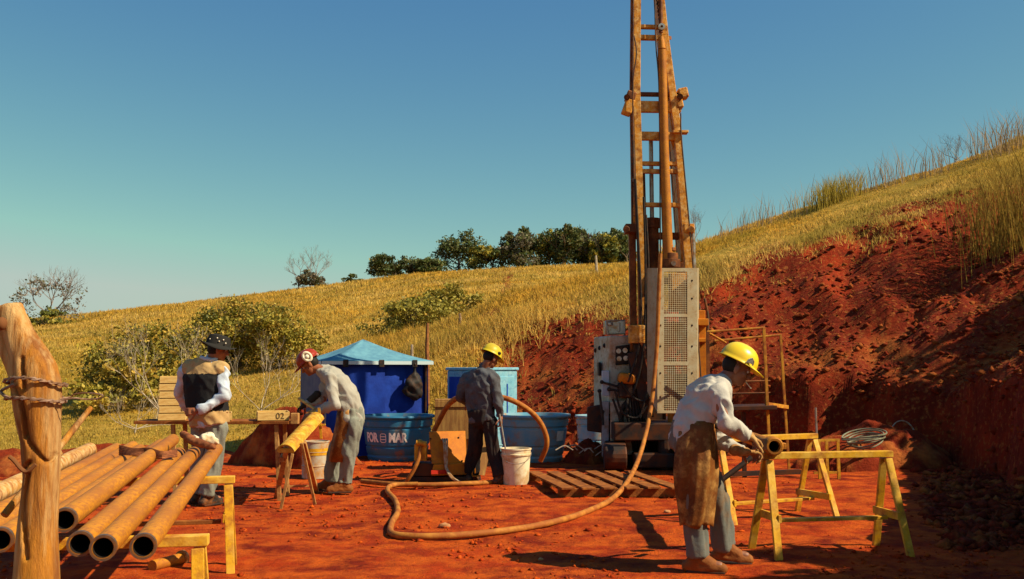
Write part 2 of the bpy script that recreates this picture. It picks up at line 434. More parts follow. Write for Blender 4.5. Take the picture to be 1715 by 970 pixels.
def npmesh(name, V, Fq, m, parent=None, col=None, smooth=False):
    """fast mesh from numpy: V (n,3), Fq (m,k)"""
    me = bpy.data.meshes.new(name)
    V = np.ascontiguousarray(V, np.float32); Fq = np.ascontiguousarray(Fq, np.int32)
    me.vertices.add(len(V)); me.vertices.foreach_set('co', V.ravel())
    k = Fq.shape[1]
    me.loops.add(Fq.size); me.loops.foreach_set('vertex_index', Fq.ravel())
    me.polygons.add(len(Fq)); me.polygons.foreach_set('loop_start', np.arange(0, Fq.size, k, dtype=np.int32))
    me.polygons.foreach_set('loop_total', np.full(len(Fq), k, np.int32))
    if smooth: me.polygons.foreach_set('use_smooth', np.ones(len(Fq), bool))
    me.update(calc_edges=True)
    if col is not None:
        ca = me.color_attributes.new('Col', 'FLOAT_COLOR', 'POINT')
        c4 = np.ones((len(V), 4), np.float32); c4[:, :3] = col
        ca.data.foreach_set('color', c4.ravel())
    return link(name, me, m, parent)

# ------------------------------------------------------------------ terrain
POLY = np.array([(-16, -5), (3.0, -5), (3.3, 3), (3.6, 5), (4.1, 7), (4.8, 9), (5.6, 11), (6.4, 13.2), (6.5, 14.6), (5.7, 16.2),
                 (4.3, 17.2), (2.6, 17.9), (1.2, 18.6), (-.2, 19.4), (-1.6, 19.4), (-3.2, 18.0), (-6, 16.9), (-9, 16.2), (-16, 15.5)], float)
SKY = np.array([(-400, 575), (0, 543), (140, 530), (350, 506), (500, 488), (700, 463), (900, 451), (1050, 446), (1300, 440), (2200, 430)], float)

def pdist(x, y):
    d = np.full(x.shape, 1e9); inside = np.zeros(x.shape, bool); n = len(POLY)
    for i in range(n):
        a = POLY[i]; b = POLY[(i + 1) % n]; e = b - a
        t = np.clip(((x - a[0]) * e[0] + (y - a[1]) * e[1]) / (e @ e), 0, 1)
        d = np.minimum(d, np.hypot(x - a[0] - t * e[0], y - a[1] - t * e[1]))
        c = ((a[1] > y) != (b[1] > y)) & (x < (b[0] - a[0]) * (y - a[1]) / (b[1] - a[1] + 1e-12) + a[0])
        inside ^= c
    return np.where(inside, -d, d)

def terrain(x, y):
    """height and zone (0 platform, 1 red bank, 2 grass) at x, y"""
    x = np.asarray(x, float); y = np.asarray(y, float)
    wob = fbm(x * .9, y * .9, 4, 3)
    d = pdist(x, y) + wob * 0.28
    yy = np.maximum(y, 6.0)
    pxq = CX + x / yy * F
    skyl = np.interp(pxq, SKY[:, 0], SKY[:, 1])
    zr = CAMH + (HOR - skyl) / F * 140.0
    t = np.clip((y - 15.5) / 124.5, 0, 1)
    fld = -0.2 + (zr + .2) * (1 - (1 - t) ** 1.17) - np.maximum(y - 140, 0) * 0.09
    fld += fbm(x * .06, y * .06, 3, 21) * 0.5 * ss(y, 20, 60) * ss(140 - y, 0, 60)
    ymid = np.where(y < 19, .05 * (y - 19), .22 * (y - 19))
    ymid = np.where(y > 27, 1.76 + .22 * 3 * (1 - np.exp(-(y - 27) / 3.0)) - .10 * np.maximum(y - 29, 0), ymid)
    S = 1.25 + .33 * (np.minimum(x, 22) - .15) + ymid - .0006 * np.maximum(y - 30, 0) ** 2
    S = S + fbm(x * .25, y * .25, 3, 8) * .35
    k = 0.8
    h = np.clip(.5 + .5 * (S - fld) / k, 0, 1)
    top = fld * (1 - h) + S * h + k * h * (1 - h)
    hc = (.62 + .35 * ss(x, 2.2, 3.6)) * ss(x, -.6, 2.4) + .3 * ss(13.8 - y, 0, 3) * ss(x, 2, 3.5)
    hc = hc * (1 + .3 * fbm(x * 1.3, y * 1.3, 2, 77))
    cut = hc * ss(d, 0, .28) + .60 * np.maximum(d, 0) + np.where(d > .1, fbm(x * 1.6, y * 1.6, 5, 40) * .09 * ss(d, .1, 1.2), 0)
    cut = cut + np.where(d > 0, np.abs(fbm(x * 4.2, y * 4.2, 3, 60)) * .09 * ss(d, .2, .8), 0)
    edge = fbm(x * .7, y * .7, 4, 50) * .5
    out = np.minimum(cut, top)
    plat = fbm(x * .5, y * .5, 3, 11) * .035 + fbm(x * 2.6, y * 2.6, 4, 12) * .018 + np.abs(fbm(x * 7, y * 7, 2, 13)) * .012
    plat = plat * (1 + 1.2 * ss(d, -1.2, 0))
    z = np.where(d <= 0, plat, out + plat * (1 - ss(d, 0, .4)))
    redx = x > -.15 + edge * .8 - .0 * y
    zone = np.where(d <= 0, 0, np.where(((cut < top + edge) & redx) | (d < np.where(redx, .35, .12) + edge * .5), 1, 2))
    q_ = np.where(d <= 0, -1.0, np.where(redx, np.minimum(cut - (top + edge), d - (.35 + edge * .5)), np.maximum((-.15 + edge * .8 - x) * .8, 0)))
    terrain.q = q_
    return z, zone, d

def tz(x, y): return float(terrain(np.array([x]), np.array([y]))[0][0])

nu, nr = 760, 520
us = np.linspace(-1.05, 1.05, nu)
rs = np.concatenate([np.linspace(1.2, 4, 46)[:-1], np.exp(np.linspace(math.log(4), math.log(420), nr - 45))])
UU, RR = np.meshgrid(us, rs)
gx, gy = UU * RR, RR
gz, gzone, gd = terrain(gx, gy)
Vt = np.stack([gx, gy, gz], -1).reshape(-1, 3)
ii = np.arange(nr * nu).reshape(nr, nu)
Ft = np.stack([ii[:-1, :-1], ii[:-1, 1:], ii[1:, 1:], ii[1:, :-1]], -1).reshape(-1, 4)
fz = gzone.reshape(-1)[Ft].max(1)
qq = terrain.q.reshape(-1)[Ft].min(1) - .32 - .25 * fbm(gx * 2.2, gy * 2.2, 3, 130).reshape(-1)[Ft[:, 0]]
fz = np.where((fz == 2) & (qq < 0), 1, fz)
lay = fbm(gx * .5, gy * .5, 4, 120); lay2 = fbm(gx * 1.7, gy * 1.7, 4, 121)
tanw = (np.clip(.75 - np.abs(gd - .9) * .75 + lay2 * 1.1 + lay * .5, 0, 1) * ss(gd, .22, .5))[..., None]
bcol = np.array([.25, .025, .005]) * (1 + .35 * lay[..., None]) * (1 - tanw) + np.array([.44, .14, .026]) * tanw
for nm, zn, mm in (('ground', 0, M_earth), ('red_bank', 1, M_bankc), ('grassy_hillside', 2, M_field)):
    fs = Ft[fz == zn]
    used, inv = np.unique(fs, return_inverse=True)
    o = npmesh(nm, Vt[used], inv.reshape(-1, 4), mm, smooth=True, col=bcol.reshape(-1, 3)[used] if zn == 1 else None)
    o['kind'] = 'structure'
# land beyond and behind: one sheet out to the horizon
mb = MB()
nq = 48
ring = [(2 * math.pi * k / nq) for k in range(nq)]
vs = [(0, 0, -1.2)] + [(60 * math.cos(a), 60 * math.sin(a), -1.2) for a in ring] + [(2500 * math.cos(a), 2500 * math.sin(a), -3) for a in ring]
fs = [(0, 1 + k, 1 + (k + 1) % nq) for k in range(nq)] + [(1 + k, 1 + nq + k, 1 + nq + (k + 1) % nq, 1 + (k + 1) % nq) for k in range(nq)]
mb.add(vs, fs)
o = mb.build('plain', M_field); o['kind'] = 'structure'
# the platform behind the camera
xs = np.linspace(-16, 16, 60); ys = np.linspace(-8, 1.25, 20)
XX, YY = np.meshgrid(xs, ys)
ZZ = fbm(XX * .5, YY * .5, 3, 11) * .035 - .02
ii = np.arange(60 * 20).reshape(20, 60)
o = npmesh('yard', np.stack([XX, YY, ZZ], -1).reshape(-1, 3), np.stack([ii[:-1, :-1], ii[:-1, 1:], ii[1:, 1:], ii[1:, :-1]], -1).reshape(-1, 4), M_earth, smooth=True)
o['kind'] = 'structure'

# ------------------------------------------------------------------ vegetation helpers
def blades(name, pos, hgt, wid, col, lean=0.35, seed=0, tip=None, m=None, out=None):
    r_ = np.random.default_rng(seed); n = len(pos)
    a = r_.uniform(0, 2 * math.pi, n); ca, sa = np.cos(a), np.sin(a)
    side = np.stack([ca, sa, np.zeros(n)], -1) * (wid / 2)[:, None]
    b = r_.uniform(0, 2 * math.pi, n); ln = r_.uniform(.1, 1, n) * lean * hgt
    off = np.stack([np.cos(b) * ln, np.sin(b) * ln, np.zeros(n)], -1)
    if out is not None: off[:, :2] = off[:, :2] * .45 + out * (ln * .75)[:, None]; off[:, 2] -= np.minimum(ln * .45, hgt * .55)
    up = np.zeros((n, 3)); up[:, 2] = hgt
    mid = pos + up * .58 + off * .35
    V = np.stack([pos - side, pos + side, mid + side * .7, mid - side * .7, pos + up * .97 + off], 1).reshape(-1, 3)
    i0 = np.arange(n) * 5
    Fq = np.concatenate([np.stack([i0, i0 + 1, i0 + 2], -1), np.stack([i0, i0 + 2, i0 + 3], -1), np.stack([i0 + 3, i0 + 2, i0 + 4], -1)])
    cc = np.repeat(col[:, None, :], 5, 1)
    if tip is not None: cc[:, 2:, :] = cc[:, 2:, :] * (1 - .45) + tip * .45
    return npmesh(name, V, Fq, m or M_blade, col=cc.reshape(-1, 3))

def leafcloud(name, pos, size, col, parent, seed=0, flat=0.0):
    r_ = np.random.default_rng(seed); n = len(pos)
    d1 = r_.normal(size=(n, 3)); d1[:, 2] *= (1 - flat); d1 /= np.linalg.norm(d1, axis=1)[:, None]
    d2 = r_.normal(size=(n, 3)); d2 -= d1 * (d1 * d2).sum(1)[:, None]; d2 /= np.linalg.norm(d2, axis=1)[:, None]
    s = (size * r_.uniform(.6, 1.3, n))[:, None]
    V = np.stack([pos - d1 * s, pos + d2 * s * .55, pos + d1 * s, pos - d2 * s * .55], 1).reshape(-1, 3)
    i0 = np.arange(n) * 4
    Fq = np.stack([i0, i0 + 1, i0 + 2, i0 + 3], -1)
    V = V - np.array(wloc(parent)) if parent is not None else V
    return npmesh(name, V, Fq, M_leaf, parent, col=np.repeat(col, 4, 0))

def branch(mb, tips, p, d, L, r, depth, spread, seg=5, shrink=.72, kids=3, up=.15, rr=random):
    n = 3; pts = [p]; q = Vector(p); dd = Vector(d)
    for i in range(n):
        dd = (dd + Vector((rr.uniform(-1, 1), rr.uniform(-1, 1), rr.uniform(-.5, 1))) * .22).normalized()
        q = q + dd * L / n; pts.append(q.copy())
    mb.tube(pts, [r, r * .85, r * .72, r * .58], seg, caps=False)
    tips.append((pts[-1].copy(), depth))
    if depth == 0: return
    for k in range(kids):
        base = pts[random.choice((2, 3))] if k else pts[3]
        nd = (dd + Vector((rr.uniform(-1, 1), rr.uniform(-1, 1), rr.uniform(-.6, 1))) * spread + Vector((0, 0, up))).normalized()
        branch(mb, tips, base, nd, L * shrink * rr.uniform(.7, 1.2), r * .58, depth - 1, spread, max(3, seg - 1), shrink, kids, up, rr)

def tree(name, label, cat, loc, H, W, leaves, lsize, cols, trunk_frac=.35, group=None, dens=1.0, bare=False, depth=3, seed=0, trunkr=None, m=None, lobes=9, flat=.15, twist=.9, droop=0):
    random.seed(seed); r_ = np.random.default_rng(seed)
    t = empty(name, label, cat, loc, group=group)
    mb = MB(); tips = []
    tr = trunkr or H * .025
    base = Vector(loc); nst = 1 if not bare else 2
    th = H * trunk_frac
    pts = [base + Vector((0, 0, -.15)), base + Vector((random.uniform(-.1, .1) * th, 0, th * .5)), base + Vector((random.uniform(-.18, .18) * th, random.uniform(-.1, .1) * th, th))]
    mb.tube(pts, [tr * 1.3, tr, tr * .85], 7, caps=False)
    for k in range(4 if not bare else 5):
        a = 2 * math.pi * (k + random.random()) / 4.5
        d = Vector((math.cos(a) * twist * W / H, math.sin(a) * twist * W / H, random.uniform(.6, 1.1)))
        st = pts[2] if k % 2 else pts[1] * .35 + pts[2] * .65
        branch(mb, tips, st, d.normalized(), (H - th) * (.48 if leaves == 0 or bare else .33), tr * .55, depth, .75, 5 if depth < 3 else 4, .66, 3, .12)
    mb.build('trunk', m or M_bark, t, smooth=60)
    if leaves > 0:
        lob = []
        for k in range(lobes):
            a = r_.uniform(0, 2 * math.pi); q = math.sqrt(r_.uniform(0, 1)); zz = r_.uniform(.0, 1)
            rad = (.34 + .25 * r_.random()) * (1 - .35 * zz)
            lob.append((math.cos(a) * q * W * .36, math.sin(a) * q * W * .36, th * .75 + (H - th * .75) * (.02 + .84 * zz * (1 - .35 * q)), rad * W * .5, rad * (H - th * .7) * .46))
        P_ = []; CC = []
        per = leaves // lobes
        for (lx, ly, lz, rw, rh) in lob:
            ncl = max(4, per // 14)
            v = r_.normal(size=(ncl, 3)); v /= np.linalg.norm(v, axis=1)[:, None]
            v *= r_.uniform(.35, 1.05, ncl)[:, None]
            cl = np.array([lx, ly, lz]) + v * np.array([rw, rw, rh])
            pp = np.repeat(cl, 14, 0) + r_.normal(size=(ncl * 14, 3)) * np.array([rw, rw, rh]) * .17
            tone = r_.uniform(0, 1, ncl)
            pick = np.array(cols)[r_.integers(0, len(cols), ncl)]
            cc = np.repeat(pick * (.75 + .5 * tone)[:, None], 14, 0) * r_.uniform(.8, 1.2, (ncl * 14, 1))
            P_.append(pp); CC.append(cc)
        P_ = np.concatenate(P_) + np.array(loc); CC = np.concatenate(CC)
        P_[:, 2] = np.maximum(P_[:, 2], loc[2] + .02)
        leafcloud('crown', P_, lsize, CC, t, seed, flat)
    return t

# ---- grass on the hills
def scatter(n, umin, umax, ymin, ymax, seed, pw=1.0):
    r_ = np.random.default_rng(seed)
    u = r_.uniform(umin, umax, n); y = np.exp(r_.uniform(math.log(ymin) , math.log(ymax), n))
    return u * y, y, r_

def grasscol(x, y, r_, n):
    straw = np.array([.72, .48, .13]); gold = np.array([.66, .38, .055]); olive = np.array([.30, .23, .045]); brown = np.array([.36, .20, .06])
    q = np.clip(fbm(x * .22, y * .22, 3, 91) * 1.3 + .35 + r_.uniform(-.3, .3, n), 0, 1)[:, None]
    base = gold * (1 - q) + straw * q
    g = np.clip(fbm(x * .35 + 9, y * .35, 3, 33) * 1.7 + .15 + r_.uniform(-.35, .35, n), 0, 1)[:, None]
    base = base * (1 - g * .75) + olive * g * .75
    b = (r_.random(n) < .10)[:, None]
    return np.where(b, brown, base) * r_.uniform(.86, 1.12, (n, 1))

# tall dry grass in tussocks on the near hill
def tussocks(nt, per, umin, umax, ymin, ymax, seed, rad):
    x, y, r_ = scatter(nt, umin, umax, ymin, ymax, seed)
    n = nt * per
    tid = np.repeat(np.arange(nt), per)
    a = r_.uniform(0, 2 * math.pi, n); q = np.abs(r_.normal(size=n)) * rad * r_.uniform(.5, 1.6, nt)[tid]
    return x[tid] + np.cos(a) * q, y[tid] + np.sin(a) * q, np.stack([np.cos(a), np.sin(a)], -1), tid, r_
x, y, dr, tid, r_ = tussocks(17000, 13, -.17, .62, 18.5, 38, 1, .16)
tone = r_.uniform(0, 1, 17000)[tid]; th_ = r_.uniform(.45, 1.25, 17000)[tid]
jx, jy = r_.normal(size=17000)[tid] * .30, r_.normal(size=17000)[tid] * .34
zone = terrain(x + jx, y + jy)[1]; z, _, d = terrain(x, y)
keep = zone == 2
x, y, z, d, dr, tone, th_ = x[keep], y[keep], z[keep], d[keep], dr[keep], tone[keep], th_[keep]; n = len(x)
tall = np.clip(.45 + fbm(x * .45, y * .45, 3, 71) * .8, .15, 1.1)
right = ss(x / y, .15, .24)
hg = tall * th_ * (.74 - .46 * right) * r_.uniform(.45, 1.1, n)
hg *= .55 + .45 * ss(d, 0, 1.5)
col = grasscol(x, y, r_, n)
col = np.where((tone < .22)[:, None], col * np.array([.66, .72, .6]), col) * (.78 + .4 * tone[:, None])
mot = np.clip(fbm(x * .9, y * .9, 3, 29) * 1.8 + .35, 0, 1)[:, None]
col = col * (1 - .62 * right[:, None] * mot) + np.array([.30, .23, .035]) * (.62 * right[:, None] * mot)
o = blades('tall_dry_grass', np.stack([x, y, z - .02], -1), hg, r_.uniform(.010, .026, n) * (y / 24), col, 1.15, 2, out=dr)
o['kind'] = 'stuff'
# pasture
x, y, dr, tid, r_ = tussocks(26000, 8, -.58, .16, 17, 150, 3, .22)
x = x + 0; y = y + (r_.normal(size=len(x)) * .01 * y)
tone = r_.uniform(0, 1, 26000)[tid]
z, zone, d = terrain(x, y)
keep = zone == 2
x, y, z, dr, tone = x[keep], y[keep], z[keep], dr[keep], tone[keep]; n = len(x)
hg = (.02 + .0034 * y) * r_.uniform(.5, 1.3, n) * (1 + .8 * np.clip(fbm(x * .3, y * .3, 3, 5), 0, 1)) * (1 + .9 * ss(x / y, -.26, -.05) * ss(60 - y, 0, 30))
col = grasscol(x, y, r_, n)
col = np.where((tone < .2)[:, None], col * np.array([.74, .78, .62]), col) * (.8 + .35 * tone[:, None])
left = ss(-x / y, .28, .46)[:, None] * ss(70 - y, 0, 45)[:, None]
col = col * (1 - .55 * left) + np.array([.36, .26, .035]) * (.55 * left)
o = blades('pasture_grass', np.stack([x, y, z - .02], -1), hg, (.006 + .0008 * y) * r_.uniform(.6, 1.3, n), col, 1.3, 4, out=dr)
o['kind'] = 'stuff'
# straw litter lying on the red bank
x, y, r_ = scatter(110000, .0, .6, 13, 30, 5)
z, zone, d = terrain(x, y)
p_keep = np.clip(.06 + .5 * np.clip(fbm(x * .6, y * .6, 3, 66), 0, 1), 0, 1)
keep = (zone == 1) & (d > .45) & (r_.random(len(x)) < p_keep)
x, y, z = x[keep], y[keep], z[keep]; n = len(x)
col = np.where((r_.random(n) < .55)[:, None], np.array([.42, .24, .06]), np.array([.20, .10, .03])) * r_.uniform(.6, 1.2, (n, 1))
o = blades('straw_litter', np.stack([x, y, z + .01], -1), r_.uniform(.008, .03, n), r_.uniform(.010, .024, n), col, 12.0, 6)
o['kind'] = 'stuff'

# tufts of feathery grass along the skyline of the near hill
def seedgrass(name, label, x0, y0, n, H, W, seed, col, group, plume=True):
    r_ = np.random.default_rng(seed)
    px = x0 + r_.normal(size=n) * W; py = y0 + r_.normal(size=n) * W
    pz = terrain(px, py)[0]
    hh = H * r_.uniform(.55, 1.1, n)
    cc = np.array(col) * r_.uniform(.7, 1.25, (n, 1))
    t = empty(name, label, 'grass clump', (x0, y0, tz(x0, y0)), group=group)
    o = blades('stems', np.stack([px, py, pz - .02], -1), hh, np.full(n, .017 if H < 1.4 else .022) * r_.uniform(.6, 1.3, n) * (y0 / 26), cc, .6, seed + 1)
    shift(o.data, -wloc(t)); o.parent = t
    if not plume: return t
    m = n * 6
    i = r_.integers(0, n, m)
    pp = np.stack([px[i], py[i], pz[i] + hh[i] * r_.uniform(.70, .98, m)], -1) + r_.normal(size=(m, 3)) * np.array([.03, .03, .03])
    leafcloud('plumes', pp, np.full(m, .020), np.array([.34, .24, .16]) * r_.uniform(.7, 1.3, (m, 1)), t, seed, .0)
    return t
sky_tufts = [(1227, 30, .9, 16), (1257, 29, 1.3, 24), (1300, 29, .9, 14), (1320, 29, 1.1, 14), (1345, 29, 1.3, 16), (1420, 28.5, 1.2, 22), (1447, 28.5, .9, 16),
             (1470, 28.5, 1.2, 20), (1497, 28.5, 1.5, 26), (1552, 28, 1.4, 24), (1570, 28, 1.2, 20), (1665, 27.5, 1.5, 30), (1685, 27.5, 1.7, 36), (1702, 27, 1.6, 36)]
words = ['single file of pale plumed grass stems nearest the drilling mast on the skyline', 'second clump of plumed grass right of the mast, tallest there', 'low thin plumed grass beside the mid slope crest',
         'thin plumed grass left of the round tussock on the crest', 'plumed grass just left of the round tussock on the crest', 'grey plumed grass right behind the round tussock', 'short plumed grass between two taller clumps on the crest',
         'pinkish plumed grass middle of the right crest', 'tall tan plumed grass standing highest on the middle of the right crest', 'reddish plumed grass left of the bare shrub on the crest', 'thin plumed grass touching the bare shrub on the crest',
         'plumed grass left of the tall reeds at the right edge', 'tall plumed grass above the reeds at the right edge', 'plumed grass at the very right edge of the skyline']
for k, (px, Yd, H, n) in enumerate(sky_tufts):
    x0 = (px - CX) / F * Yd
    seedgrass('plumed_grass', words[k], x0, Yd, int(n * 1.8), H * .78, .42, 300 + k, (.36, .25, .14), 'plumed grass clumps on the right crest', False)
# reeds close by at the right edge
for k, (px, Yd, H, n, lb) in enumerate(((1668, 19.5, 1.9, 150, 'dense tall reeds leftmost at the right edge of the bank'), (1697, 18.6, 2.2, 170, 'dense tall reeds standing at the right edge of the picture'), (1738, 18, 2.3, 160, 'tall reeds cut off by the right edge of the picture'))):
    seedgrass('tall_reeds', lb, (px - CX) / F * Yd, Yd, n, H, .34, 400 + k, (.30, .19, .035), 'tall reeds on the red bank', False)

# ------------------------------------------------------------------ trees of the skyline
GREEN = [(.075, .10, .025), (.10, .125, .03), (.13, .14, .04), (.055, .075, .022), (.17, .15, .05)]
OLIVE = [(.31, .25, .03), (.38, .28, .035), (.22, .19, .025), (.42, .27, .04)]
DULL = [(.15, .12, .08), (.11, .11, .05), (.19, .15, .09)]
def at(px, Y):
    x = (px - CX) / F * Y
    return (x, Y, tz(x, Y))
YT = 138
skytrees = [
    # px, height px, width px, kind, label
    (660, 36, 60, 'g', 'rounded grey green tree leftmost of the skyline grove'),
    (695, 24, 34, 'd', 'small pale bush between two grove trees on the skyline'),
    (722, 26, 44, 'g', 'low dark bush left of the big lone tree on the skyline'),
    (769, 66, 74, 'g', 'big lone dark tree with ragged crown on the skyline ridge'),
    (824, 40, 62, 'o', 'low olive tree between the big lone tree and the grove'),
    (868, 56, 48, 'd', 'reddish leafed tree at left end of the dense grove'),
    (895, 66, 46, 'g', 'tall pale trunked tree second from left in the dense grove'),
    (920, 60, 42, 'o', 'olive crowned tree in the left half of the dense grove'),
    (944, 64, 44, 'g', 'dark round tree in the middle of the dense grove'),
    (969, 72, 40, 'g', 'tallest umbrella crowned tree of the dense grove'),
    (992, 62, 44, 'd', 'tree with bare upper twigs in the right half of the grove'),
    (1010, 58, 40, 'o', 'olive tree third from the mast in the dense grove'),
    (1030, 60, 46, 'g', 'dark tree left beside the drilling mast in the grove'),
    (1052, 56, 44, 'g', 'dark tree partly hidden behind the left side of the mast')]
for k, (px, h, w, kd, lb) in enumerate(skytrees):
    Yd = YT - (k % 3) * 2
    s = Yd / F
    tree('grove_tree', lb, 'tree', at(px, Yd), h * s * 1.36, w * s * 1.5, 5200, np.full(1, .20), {'g': GREEN, 'o': OLIVE[:3] + GREEN[:3], 'd': DULL + GREEN[1:3]}[kd],
         .20, 'trees on the far ridge', depth=2, seed=500 + k, lobes=11)
tree('small_tree', 'small bright green bush alone on the ridge left of the grove', 'bush', at(592, 132), 1.5, 3.2, 1500, np.full(1, .16), [(.12, .13, .025), (.09, .1, .02)], .15, depth=2, seed=530)
tree('old_tree', 'round grey brown tree with dead branches alone on the ridge', 'tree', at(517, 130), 3.4, 4.0, 2400, np.full(1, .15), [(.14, .12, .06), (.10, .1, .035), (.17, .13, .08)], .25, depth=2, seed=531)
tree('dead_tree', 'bare dead tree poking above the round grey brown tree on the ridge', 'tree', at(500, 131), 4.6, 4.2, 0, None, None, .3, bare=True, depth=4, seed=532, m=M_twig, trunkr=.09)
tree('dead_tree', 'bare twiggy tree right behind the round grey brown tree', 'tree', at(527, 131.5), 5.0, 3.0, 0, None, None, .3, bare=True, depth=4, seed=533, m=M_twig, trunkr=.09)
tree('half_bare_tree', 'wide half bare tree at the far left of the ridge', 'tree', at(80, 92), 5.2, 6.6, 1500, np.full(1, .13), [(.27, .22, .19), (.22, .19, .15), (.13, .13, .06)], .22, bare=True, depth=4, seed=534, m=M_twig, trunkr=.13)
tree('low_bush', 'low green bush under the half bare tree at far left', 'bush', at(72, 90), 2.0, 5.4, 1800, np.full(1, .14), OLIVE[:1] + GREEN[2:3] + [(.12, .13, .02)], .1, depth=1, seed=535)
tree('bare_shrub', 'bare grey shrub peeping out right beside the mast', 'shrub', at(1160, 31), 1.25, .75, 0, None, None, .2, bare=True, depth=4, seed=536, m=M_twig, trunkr=.022)
tree('bare_shrub', 'bare grey shrub on the right crest left of the reeds', 'shrub', at(1610, 29.5), .95, 1.5, 0, None, None, .15, bare=True, depth=4, seed=537, m=M_twig, trunkr=.02)
seedgrass('grass_tussock', 'round dense tussock bulging on the right crest', (1400 - CX) / F * 28.3, 28.3, 520, .85, .34, 538, (.40, .30, .05), None, False)
# bushes nearer
tree('green_bush', 'large olive green bush behind the man in the black hat', 'bush', at(402, 30), 3.0, 3.7, 16000, np.full(1, .055), OLIVE + [(.13, .13, .02)], .14, depth=3, seed=540, lobes=22)
tree('green_bush', 'olive bush right of the large bush, left of the blue tent', 'bush', at(470, 29), 2.3, 2.8, 8500, np.full(1, .055), OLIVE, .14, depth=3, seed=541, lobes=16)
tree('green_bush', 'sprawling olive bush left of the stacked wooden trays', 'bush', at(262, 25), 2.3, 3.7, 13000, np.full(1, .05), OLIVE + [(.10, .10, .02)], .12, depth=3, seed=542, lobes=20)
tree('green_bush', 'low olive bush farthest left below the sprawling one', 'bush', at(205, 23), 1.3, 2.4, 3600, np.full(1, .06), OLIVE, .12, depth=2, seed=543, lobes=12)
tree('green_bush', 'low green bush on the slope above the blue tent', 'bush', at(700, 34), 2.0, 3.6, 6000, np.full(1, .07), [(.30, .25, .035), (.34, .26, .04), (.24, .21, .03)], .1, depth=2, seed=544, lobes=14)
tree('green_bush', 'small green bush between tent roof and weathered fence stakes', 'bush', at(760, 36), 1.9, 2.8, 4000, np.full(1, .07), [(.30, .25, .035), (.35, .26, .04)], .1, depth=2, seed=545, lobes=12)
tree('bare_bush', 'bleached leafless bush left of the stacked wooden trays', 'bush', at(272, 21), 2.1, 2.6, 0, None, None, .12, bare=True, depth=4, seed=546, m=M_barew, trunkr=.024)
tree('bare_bush', 'bleached leafless low bush in front of the sprawling olive bush', 'bush', at(232, 19.5), .95, 2.2, 0, None, None, .1, bare=True, depth=4, seed=547, m=M_barew, trunkr=.018)
tree('bare_bush', 'bleached leafless bush between black hatted man and blue tent', 'bush', at(438, 20.5), 1.7, 1.9, 0, None, None, .12, bare=True, depth=4, seed=548, m=M_barew, trunkr=.018)
# bush and tree added out of view to shade the right edge and corner
tree('added_shade_tree', 'added leafy bush shading the yard from outside the right edge, nearest the camera', 'tree', (7.4, 5.5, tz(7.4, 5.5)), 2.2, 3.2, 6000, np.full(1, .11), GREEN, .2, depth=3, seed=549, lobes=18)
tree('added_shade_tree', 'added leafy tree shading the bank from outside the right edge beside the reeds', 'tree', (13.2, 13.2, tz(13.2, 13.2)), 2.2, 4.6, 8000, np.full(1, .12), GREEN, .2, depth=3, seed=550, lobes=20)

# ------------------------------------------------------------------ fence stakes
def stake(px, ytop, ybot, Y, wpx, m, lb, lean=0):
    b = P(px, ybot, Y); b.z = min(b.z, tz(b.x, Y)); t = P(px + lean, ytop, Y)
    mb = MB(); r = wpx * Y / F / 2
    k = (t - b)
    pts = [b - Vector((0, 0, .2)), b + k * .35 + Vector((.01, 0, 0)), b + k * .7 - Vector((.012, 0, 0)), t]
    mb.tube(pts, [r * 1.1, r, r * .95, r * .7], 7)
    e = bpy.data.objects.new('fence_stake', None)
    o = mb.build('fence_stake', m, None, smooth=50)
    shift(o.data, -b); o.location = b
    tag(o, lb, 'fence stake', 'fence stakes in the dry grass')
stake(716, 541, 626, 20.5, 7, M_fpostr, 'reddish brown fence stake right behind the blue tent')
stake(776, 525, 568, 27, 6, M_fpost, 'leaning grey stake left of the pair above the navy shirted man', -6)
stake(829, 527, 566, 27, 5, M_fpost, 'thin grey stake in dry grass left of the taller bent one', -2)
stake(849, 502, 543, 29, 5, M_fpost, 'bent pale stake taller than its neighbour above the blue crate', -6)
stake(942, 470, 520, 33, 9, M_fpost, 'thick dark stub of a stake high on the dry slope', -4)
stake(1003, 428, 462, 45, 5, M_barew, 'thin bleached stake near the mast on the ridge', -5)
stake(694, 577, 615, 20, 6, M_barew, 'short bleached stake beside the tent roof', -4)

